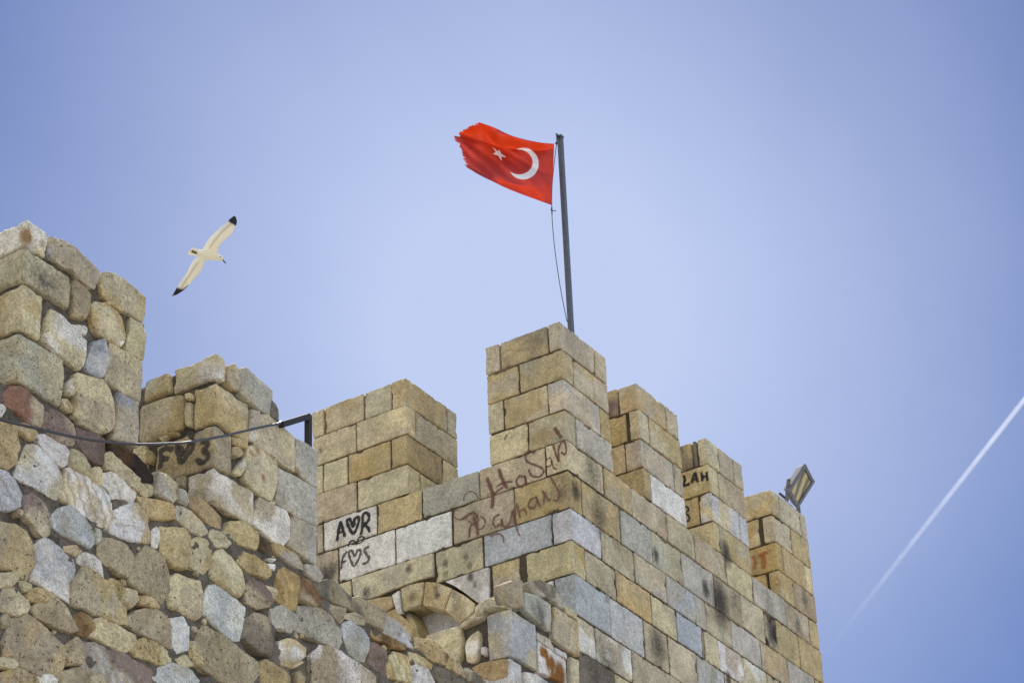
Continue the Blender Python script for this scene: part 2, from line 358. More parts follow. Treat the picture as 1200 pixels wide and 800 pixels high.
# ------------------------------------------------------------------ object helpers
def tag(o, label=None, cat=None, group=None, kind=None):
    for k, v in (('label', label), ('category', cat), ('group', group), ('kind', kind)):
        if v: o[k] = v
    return o
def thing(name, loc, label, cat):
    o = bpy.data.objects.new(name, None); C.objects.link(o); o.location = tuple(loc); o.empty_display_size = .3
    bpy.context.view_layer.update(); return tag(o, label, cat)
def mesh_obj(name, V, Fc, mat, parent=None, smooth=False):
    me = bpy.data.meshes.new(name); me.from_pydata([tuple(map(float, v)) for v in V], [], [tuple(f) for f in Fc]); me.update()
    bm = bmesh.new(); bm.from_mesh(me); bmesh.ops.recalc_face_normals(bm, faces=bm.faces[:]); bm.to_mesh(me); bm.free()
    if smooth: me.polygons.foreach_set('use_smooth', [True]*len(me.polygons))
    o = bpy.data.objects.new(name, me); C.objects.link(o); me.materials.append(mat)
    if parent: o.parent = parent; o.matrix_parent_inverse = parent.matrix_world.inverted()
    return o
def bevel_box(c, ax, half, r=.004):
    """box mesh data: centre, 3 unit axes, half sizes, bevelled"""
    bm = bmesh.new(); bmesh.ops.create_cube(bm, size=2)
    for v in bm.verts: v.co = Vector([v.co[i]*half[i] for i in range(3)])
    if r: bmesh.ops.bevel(bm, geom=bm.edges[:], offset=r, segments=2, affect='EDGES', profile=.6)
    V = [np.asarray(c) + sum(v.co[i]*np.asarray(ax[i]) for i in range(3)) for v in bm.verts]
    Fc = [[v.index for v in f.verts] for f in bm.faces]; bm.free(); return V, Fc
def join(parts):
    V, Fc = [], []
    for v, f in parts: n = len(V); V += list(v); Fc += [[i+n for i in q] for q in f]
    return V, Fc
def tube(pts, r, seg=10, caps=True):
    pts = [np.asarray(p, float) for p in pts]; V = []; Fc = []
    up = np.array([.12, .31, .94])
    for i, p in enumerate(pts):
        t = pts[min(i+1, len(pts)-1)] - pts[max(i-1, 0)]; t = t/np.linalg.norm(t)
        a = np.cross(t, up); a /= np.linalg.norm(a); b = np.cross(t, a); rr = r[i] if hasattr(r, '__len__') else r
        for k in range(seg):
            th = 2*math.pi*k/seg; V.append(p + rr*(math.cos(th)*a + math.sin(th)*b))
    for i in range(len(pts)-1):
        for k in range(seg):
            a, b = i*seg+k, i*seg+(k+1) % seg; Fc.append((a, b, b+seg, a+seg))
    if caps: Fc.append(tuple(range(seg))[::-1]); Fc.append(tuple((len(pts)-1)*seg+k for k in range(seg)))
    return V, Fc
def smooth_line(pts, n=6):
    P = np.array(pts, float); P = np.vstack([2*P[0]-P[1], P, 2*P[-1]-P[-2]]); o = []
    for i in range(1, len(P)-2):
        for k in range(n):
            t = k/n; o.append(.5*((2*P[i]) + (-P[i-1]+P[i+1])*t + (2*P[i-1]-5*P[i]+4*P[i+1]-P[i+2])*t*t + (-P[i-1]+3*P[i]-3*P[i+1]+P[i+2])*t**3))
    o.append(P[-2]); return np.array(o)

# ------------------------------------------------------------------ ground
gm = plain('dry_ground', (.27,.255,.23), .95, var=.25, scale=.6, bump=.3)
g = mesh_obj('ground', [(-30000,-30000,0),(30000,-30000,0),(30000,30000,0),(-30000,30000,0)], [(0,1,2,3)], gm); tag(g, kind='structure')

# ================================================================== CASTLE TOWER
X0, Y0 = 19.7228, 11.4786
X1 = 25.357
ZL = [z_at(X0, Y0, y) for y in (374.5,407.6,442.4,478,513.8,549.6,593.4,631.4,669.8,719,760,806)]
ZC = ZL[4]
DEP = .34
for x, y, ax, r, k in [ # soot and lichen on the walls (photo columns/rows -> wall points)
    (770,650,1,.10,.9),(844,705,1,.26,1.),(828,690,1,.13,.95),(852,648,1,.17,.95),(905,743,1,.17,.85),(862,700,1,.22,.5),(902,706,1,.3,.45),(772,755,1,.25,.7),
    (703,605,1,.26,.7),(694,551,1,.30,.6),(676,575,1,.13,.9),(855,795,1,.1,1),(712,775,1,.35,.55),(700,790,1,.3,.55),(936,730,1,.15,.6),(944,702,1,.14,.6),(760,590,1,.2,.35),(739,598,1,.2,.35),
    (712,700,1,.1,.5),(780,470,1,.25,.4),(800,720,1,.3,.22),(760,640,1,.4,.2)]:
    STAINS.append((hit(x, y, ax, Y0), r, k))
for x, y, r, k in [(382,676,.17,.9),(388,668,.12,.8),(660,575,.2,.5),(520,580,.32,.35),(620,395,.32,.35),(636,388,.2,.35),(556,606,.16,.5),(572,616,.2,.3),(430,694,.09,.8),(440,690,.07,.6),(480,666,.07,.8),
    (521,660,.06,.8),(522,672,.06,.7),(545,652,.06,.7),(550,662,.06,.7),(552,676,.06,.9),(557,685,.05,.7),(533,696,.06,.7),(513,697,.06,.9),(485,698,.08,.6),(535,710,.08,.5),(375,527,.05,.7),(375,650,.1,.4),(640,600,.12,.3),(650,690,.16,.35),(420,508,.07,.35),(512,690,.06,.7)]:
    STAINS.append((hit(x, y, 0, X0), r, k))
STAINS.append((hit(27+22, 330, 1, 9.832), .12, .7)); STAINS.append((hit(60, 335, 1, 9.832), .14, .6)); STAINS.append((hit(40, 322, 1, 9.832), .1, .5))

def row_A(bag, i, xs, keys, yv=None, first_z=None):
    """blocks of course i on the right-hand face between photo columns xs"""
    z0, z1 = ZL[i+1], ZL[i]; zm = (z0+z1)/2
    us = [u_at('A', Y0, zm, x) if x > 100 else x for x in xs]
    for a, b, k in zip(us[:-1], us[1:], keys): box_stone(bag, a, b, Y0, Y0+DEP, z0, z1, k, pits=.55)
def row_B(bag, i, xs, keys, xv=None, depth=DEP):
    z0, z1 = ZL[i+1], ZL[i]; zm = (z0+z1)/2; xv = X0 if xv is None else xv
    us = [u_at('B', xv, zm, x) if x > 100 else x for x in xs]
    for a, b, k in zip(us[:-1], us[1:], keys): box_stone(bag, xv, xv+depth, b, a, z0, z1, k, pits=.35)
def corner(bag, i, xl, xr, key, xc=None, yc=None, pits=.4):
    """block that turns a corner: left face back to column xl, right face to column xr"""
    z0, z1 = ZL[i+1], ZL[i]; zm = (z0+z1)/2; xc = X0 if xc is None else xc; yc = Y0 if yc is None else yc
    yl = u_at('B', xc, zm, xl) if xl > 100 else xl; xr_ = u_at('A', yc, zm, xr) if xr > 100 else xr
    box_stone(bag, xc, xr_, yc, yl, z0, z1, key, pits=pits)
def core(bag, x0, x1, y0, y1, z0, z1, inset=.022):
    V, Fc = bevel_box(((x0+x1)/2,(y0+y1)/2,(z0+z1)/2), np.eye(3), ((x1-x0)/2-inset,(y1-y0)/2-inset,(z1-z0)/2), 0)
    V = np.array(V); c = np.tile(np.array(lin((128,114,92)))*.5, (len(V), 1))
    bag.add(V, Fc, np.column_stack([c, np.zeros(len(V))]), np.tile([.6,0,.5,1.], (len(V), 1)))

tower = thing('castle_tower', (X0+2.8, Y0+2.4, 0), 'tall ashlar stone castle tower with five battlements at the centre and right', 'tower')
YT = 16.3
# --- wall
wb = Bag()
# solid core with the recess of the arched window left open
ya, yb_ = u_at('B', X0, 12.2, 552), u_at('B', X0, 12.2, 428)
zt_ = hit(495, 709, 0, X0)[2]+.10
core(wb, X0, X1, Y0, YT, 0, 10.6)
core(wb, X0+.36, X1, Y0, YT, 10.6, ZC-.03)
core(wb, X0, X0+.40, Y0, ya, 10.58, ZC-.03); core(wb, X0, X0+.40, yb_, YT, 10.58, ZC-.03); core(wb, X0, X0+.40, ya-.05, yb_+.05, zt_, ZC-.03)
core(wb, X0, X0+.40, ya-.05, yb_+.05, 10.58, 10.9)
YE = YT
row_B(wb, 4, [YE, 15.6, 369.5, 378, 441, 494.2, 561, 639], ['c','s','p','w','t','G','p'])
corner(wb, 4, 639, 708.5, 'c')
row_B(wb, 5, [YE, 15.4, 396, 462.6, 529.6, 602.5], ['g','p','w','w','p'])
corner(wb, 5, 602.5, 683.5, 'y|t')
row_B(wb, 6, [YE, 15.3, 395, 411.7], ['s','c','c']); row_B(wb, 6, [509.5, 566, 646.5], ['s|c','B'])
corner(wb, 6, 646.5, 705.5, 'b')
row_B(wb, 7, [575.5, 609], ['p|t']); corner(wb, 7, 616, 687, 'y|c')
row_B(wb, 8, [600, 640, 649], ['c','w']); corner(wb, 8, 649.5, 716.5, 'B')
corner(wb, 9, 640, 699, 'w|p'); corner(wb, 10, 630, 723, 'd')
row_A(wb, 4, [708.5, 741, 783, 815, 852.5, 883.6, 922, 950, X1], ['t|g','s|g','s','s|g','c','G','s|g','t'])
row_A(wb, 5, [683.5, 728.5, 765.5, 800.5, 838, 870, 897, 911, 938, X1], ['g|t','G','s|G','G','p|g','s','k|s','t','t'])
row_A(wb, 6, [705.5, 744.5, 781.6, 816, 828.5, 858, 893, 925, 957, X1], ['s|g','s|G','B|G','G','s|g','G','s|t','G','t'])
row_A(wb, 7, [687, 723.5, 765, 794, 823.5, 826.5, 843.5, 873, 901, 930, X1], ['p|c','t|y','s|c','B','g','c','w|p','w|c','s','c'])
row_A(wb, 8, [716.5, 756.5, 785, 818.5, 852, 880, 912, 945, X1], ['b','g|s','s','G|b','s','t','G','s'])
row_A(wb, 9, [699, 742, 800, 838, 880, 920, X1], ['w|p','s','G','c','s','G'])
row_A(wb, 10, [723, 745, 790, 840, 900, X1], ['c','b','s','c','G'])
# plain courses below what the photograph shows
zz = ZL[11]; kk = ['s','c','G','t','w','g','p']
while zz > .2:
    h = min(zz, random.uniform(.36, .44)); x = X0; f_ = True
    a0 = random.uniform(.4, .8); box_stone(wb, X0, X0+a0, Y0, Y0+random.uniform(.4, .9), zz-h, zz, random.choice(kk), step=.12); x += a0
    while x < X1-.05:
        L_ = random.uniform(.4, .85); L_ = X1-x if X1-x-L_ < .3 else L_
        box_stone(wb, x, x+L_, Y0, Y0+DEP, zz-h, zz, random.choice(kk), step=.12); x += L_
    if zz < 10.7:
        y = Y0+.95
        while y < YT-.05:
            L_ = random.uniform(.4, .85); L_ = YT-y if YT-y-L_ < .3 else L_
            box_stone(wb, X0, X0+DEP, y, y+L_, zz-h, zz, random.choice(kk), step=.12); y += L_
    zz -= h
# masonry around the arch
B8 = lambda pts, key, bag=wb, **kw: poly_stone(bag, T('T8', pts), 'B', X0, key, **{**dict(facet=0, zig=.4, prot=.012, rad=.014, depth=.3, rough=.003, step=.02, chaikin=0, pits=.3), **kw})
B8([(62,192),(536,38),(541,174),(470,192),(380,224),(300,252),(210,292),(150,312),(70,285)], 's|c')
B8([(611,206),(866,120),(866,330),(805,334),(735,280),(665,232)], 'w|G')
B8([(880,300),(1045,192),(1060,260),(1060,420),(880,420),(800,440),(790,350)], 'c')
B8([(-60,320),(55,300),(140,318),(210,305),(150,420),(-60,480)], 's|p')
wall = wb.build('wall', M_ASH, tower)
# --- arched window
arch = Bag()
A8 = lambda pts, key, **kw: B8(pts, key, bag=arch, **{**dict(prot=.02, rad=.02), **kw})
A8([(150,322),(215,302),(298,292),(312,350),(262,385),(225,385)], 't|p')
A8([(262,390),(322,362),(350,402),(395,440),(435,475),(420,560),(300,520),(240,440)], 't|y')
A8([(302,288),(345,258),(360,368),(366,398),(336,402)], 'w', prot=.03)
A8([(352,250),(410,224),(490,208),(474,344),(370,384),(362,330)], 't|c', depth=.34)
A8([(496,208),(560,211),(650,247),(603,373),(479,346)], 't|c', depth=.34)
A8([(655,251),(720,285),(784,336),(778,388),(694,456),(608,374)], 'c|t', depth=.34)
A8([(370,388),(400,376),(436,455),(470,560),(420,560),(400,470)], 'k|t', depth=.33, prot=0.004)
A8([(694,460),(780,392),(860,420),(860,560),(720,620)], 'c', depth=.33)
arch_o = arch.build('window_arch', M_ASH, tower)
pnl = Bag(); slab(pnl, [(ya-.1, 10.95), (yb_+.1, 10.95), (yb_+.1, zt_-.01), (ya-.1, zt_-.01)], 'B', X0+.23, .06, amp=.006)
pnl.c = [np.column_stack([np.tile(np.array(lin((225,226,226))), (len(pnl.V[0]), 1)), np.zeros(len(pnl.V[0]))])]
pn = pnl.build('window_infill', M_ASH, tower); pn['label'] = 'pale plaster filling the arched window'

# --- battlements
def merlon(ident, build, cx0, cx1, cy0, cy1):
    b = Bag(); core(b, cx0, cx1, cy0, cy1, ZC-.02, ZL[0]-.04, .03); build(b); o = b.build('merlon', M_ASH, tower); o['label'] = ident; return o
TH = .985
XM2 = X0+1.0; YM2 = 13.4336; YM2b = 14.705
def fill_back(b, x0, x1, y0, y1, i, key):  # rear blocks of a merlon, out of sight from here
    pass
def m2(b):
    def cr(i, xl, xr, rest, key, lefts, lk):
        z0, z1 = ZL[i+1], ZL[i]; zm = (z0+z1)/2
        yl = u_at('B', X0, zm, xl); xr_ = u_at('A', YM2, zm, xr)
        box_stone(b, X0, xr_, YM2, yl, z0, z1, key, pits=.4)
        box_stone(b, xr_, XM2, YM2, YM2b, z0, z1, rest, pits=.4)
        us = [u_at('B', X0, zm, x) for x in lefts[:-1]] + [YM2b]
        us = [yl] + us
        for a_, c_, k in zip(us[:-1], us[1:], lk): box_stone(b, X0, min(X0+DEP, xr_) , a_, c_, z0, z1, k, pits=.35)
    cr(0, 458, 525.6, 's', 's|t', [425.5, 379.5, 0], ['s','t|s','c'])
    cr(1, 417, 488.2, 's', 'c|s', [0], ['c'])
    cr(2, 458, 520, 'c', 't|g', [407, 378, 0], ['y|t','c','c'])
    cr(3, 418, 494.5, 'c', 'c', [0], ['p'])
def m3(b):
    yb = 12.425; xb = X0+.955
    def cr(i, xl, xr, rest, key, lefts, lk):
        z0, z1 = ZL[i+1], ZL[i]; zm = (z0+z1)/2
        yl = u_at('B', X0, zm, xl); xr_ = u_at('A', Y0, zm, xr)
        box_stone(b, X0, xr_, Y0, yl, z0, z1, key, pits=.4)
        box_stone(b, xr_, xb, Y0, yb, z0, z1, rest, pits=.4)
        us = [yl] + [u_at('B', X0, zm, x) for x in lefts] + [yb]
        for a_, c_, k in zip(us[:-1], us[1:], lk): box_stone(b, X0, min(X0+.5, xr_), a_, c_, z0, z1, k, pits=.4)
    cr(0, 642, 698.5, 't|s', 's', [585.5], ['g|t','s'])
    cr(1, 607.5, 673, 's|t', 's|t', [], ['s|t'])
    cr(2, 641.5, 704.5, 't', 's|G', [589.5], ['s|t','s'])
    cr(3, 618, 676, 'G', 't|s', [], ['c'])
def mr(xc, xe, data):
    def f(b):
        x_c = u_at('A', Y0, 15, xc); x_e = xe if xe < 100 else u_at('A', Y0, 15, xe); yb = Y0+1.0
        for i, (xl, xr, mids, lefts, key, mk, lk) in enumerate(data):
            z0, z1 = ZL[i+1], ZL[i]; zm = (z0+z1)/2
            yl = u_at('B', x_c, zm, xl) if xl else yb; xr_ = u_at('A', Y0, zm, xr)
            box_stone(b, x_c, xr_, Y0, min(yl, yb), z0, z1, key, pits=.5)
            us = [xr_] + [u_at('A', Y0, zm, x) for x in mids] + [x_e]
            for a_, c_, k in zip(us[:-1], us[1:], mk): box_stone(b, a_, c_, Y0, yb, z0, z1, k, pits=.5)
            us = [yl] + [u_at('B', x_c, zm, x) for x in lefts] + [yb]
            if yl < yb-.05:
                for a_, c_, k in zip(us[:-1], us[1:], lk):
                    if c_-a_ > .05: box_stone(b, x_c, min(x_c+DEP, xr_), a_, c_, z0, z1, k, pits=.5)
        f.x = (x_c, x_e)
    return f
merlon('grey crenellation block standing second from the left on the tower', m2, X0, XM2, YM2, YM2b)
o3 = merlon('corner battlement carrying the flagpole', m3, X0, X0+.955, Y0, 12.425)
d4 = [(724, 782, [], [], 's|t', ['s'], ['m|t']), (737, 761.5, [], [734], 'c|s', ['s|t'], ['t','t']), (732, 791, [], [], 's|G', ['s'], ['t|c']), (0, 764, [], [], 't|y', ['w'], [])]
d5 = [(817, 843.2, [860.8], [811.5], 'c|s', ['s','s'], ['d','t|d']), (0, 843, [852.2], [], 't|c', ['s','t|p'], []), (819, 868.5, [], [], 'c|b', ['b'], ['t']), (0, 845, [], [], 'c|t', ['t|s'], [])]
d6 = [(0, 913.8, [939.8], [], 's|t', ['s','s'], []), (893, 929, [], [889.5], 's|c', ['s|t'], ['d','y|c']), (0, 918.5, [945], [], 'y|t', ['t','c'], []), (901, 931.5, [], [899], 'c|y', ['g|t'], ['d','y'])]
f4, f5, f6 = mr(750, 799.5, d4), mr(832, 875.5, d5), mr(908, X1, d6)
ux = lambda x: u_at('A', Y0, 15, x)
merlon('first battlement right of the flagpole corner', f4, ux(750), ux(799.5), Y0, Y0+1)
merlon('battlement with the black letters LAH', f5, ux(832), ux(875.5), Y0, Y0+1)
merlon('last battlement at the right end, below the floodlight', f6, ux(908), X1, Y0, Y0+1)

# ================================================================== LOW WALL beside the tower corner
XP = 18.447
lw = Bag()
q = lambda x, y: hit(x, y, 1, Y0)
P_ = lambda t, pts: [(p[0], p[2]) for p in (hit(x, y, 1, Y0) for x, y in T(t, pts))]
slab(lw, P_('T9', [(325,400),(360,400),(375,270),(500,320),(600,390),(672,440),(672,1200),(325,1200)]), 'A', Y0+.035, .5, amp=.015)
PB = lambda t, pts: [(p[1], p[2]) for p in (hit(x, y, 0, XP) for x, y in T(t, pts))]
slab(lw, PB('T8', [(960,375),(860,400),(690,462),(480,530),(380,570),(380,900),(960,900)]), 'B', XP+.055, .5, amp=.015)
LA = lambda pts, key, **kw: poly_stone(lw, T('T9', pts), 'A', Y0, key, **{**dict(prot=.02, rad=.02, rough=.004, depth=.1, chaikin=0), **kw})
LB = lambda pts, key, **kw: poly_stone(lw, T('T8', pts), 'B', XP, key, **{**dict(prot=.025, rad=.03, rough=.007, depth=.1, chaikin=1), **kw})
STAINS += [(hit(630, 720, 1, Y0), .16, .75), (hit(622, 712, 1, Y0), .10, .6)]
RUSTS += [(hit(x_, y_, 1, Y0), r_, 1.) for x_, y_, r_ in ((636,765,.10),(643,778,.14),(656,790,.16),(650,800,.16))]
zc0, zc1 = z_at(XP, Y0, 767.5), z_at(XP, Y0, 711.5)
box_stone(lw, XP, u_at('A', Y0, (zc0+zc1)/2, 628.5), Y0-.02, u_at('B', XP, (zc0+zc1)/2, 569.5), zc0, zc1, 's|B', r=.012, step=.03, chip=.015)
zc2 = z_at(XP, Y0, 835)
box_stone(lw, XP, u_at('A', Y0, (zc0+zc2)/2, 614), Y0-.01, u_at('B', XP, (zc0+zc2)/2, 555), zc2, zc0-.01, 'b|p', r=.02, step=.03, chip=.015)
LA([(364,266),(450,290),(520,340),(526,500),(440,455),(362,372)], 'B|G', prot=.03)
LA([(535,352),(610,400),(688,445),(692,645),(610,600),(535,540)], 's|t', prot=.03)
LA([(385,205),(440,195),(520,235),(580,290),(610,330),(600,370),(520,325),(420,275)], 'd|G', prot=.035, rad=.02, rough=.014, chaikin=1)
LA([(245,215),(300,195),(362,195),(366,250),(352,368),(300,362),(262,330),(250,270)], 'd|g', prot=.035, rad=.02, rough=.014, chaikin=1)
LA([(605,340),(650,370),(680,400),(680,440),(620,395)], 'c', prot=.03)
LA([(445,500),(520,548),(552,600),(540,620),(450,545)], 'w|s', prot=.015)
LA([(555,590),(620,640),(618,665),(556,625)], 'w', prot=.02)
LA([(450,552),(540,620),(615,668),(620,810),(530,770),(450,740)], 'w', prot=.02)
LA([(636,645),(692,665),(692,830),(640,810)], 'c|s', prot=.02)
LA([(372,735),(440,745),(520,800),(530,900),(380,880)], 'B|w', prot=.02)
LB([(490,528),(600,488),(690,466),(712,560),(700,650),(680,690),(620,640),(560,580)], 'c|s')
LB([(730,560),(760,520),(805,490),(812,540),(800,640),(780,678),(735,675)], 'w|c')
LB([(822,590),(845,585),(848,635),(820,635)], 'w')
LB([(785,350),(850,310),(930,302),(960,330),(965,352),(845,385),(845,405),(790,420)], 'c|s', prot=.05, rough=.015)
LB([(700,455),(780,415),(840,400),(835,420),(770,450),(710,480)], 'g|s', prot=.04, rough=.02)
LB([(760,710),(830,680),(980,655),(978,760),(900,785),(800,770)], 'p|o')
LB([(720,705),(760,715),(800,790),(700,800)], 'G', prot=.04)
RUSTS.clear(); lo_w = lw.build('low_wall', M_RUB); tag(lo_w, 'low broken stone wall abutting the tower corner, a rust-stained block in it', 'wall')
# ================================================================== RUINED RUBBLE WALL
YW = 9.832; XM1 = 12.064; XM0 = 10.104
ruin = thing('rubble_wall', (11, YW+.5, 0), 'old rubble stone wall with two rough battlements and a black cable, lower left', 'wall')
def PA(pts): return [(p[0], p[2]) for p in (hit(x, y, 1, YW) for x, y in pts)]
rb = Bag(); rst = []
RA = lambda t, pts, key, bag=rb, **kw: rst.append(poly_stone(bag, T(t, pts), 'A', YW, key, **kw))
top = PA([(131,523),(178,557),(208,568)]) + PA([(252,600),(300,628),(369,672)]) + PA([(411,703),(440,720),(484,748),(520,775),(560,800)])
zcr = top[0][1]
sheet(rb, [(9.6, 6.9), (9.6, zcr+.02)] + [(p_[0], p_[1]-.02) for p_ in top] + [(15.9, 8.9), (15.9, 6.9)], 'A', YW-.002)
slab(rb, [(2, 0), (2, zcr), (top[0][0]-.02, zcr)] + top + [(top[-1][0]+.6, 8.9), (17.6, 8.5), (17.6, 0)], 'A', YW+.045, .6, amp=.02, step=.1)
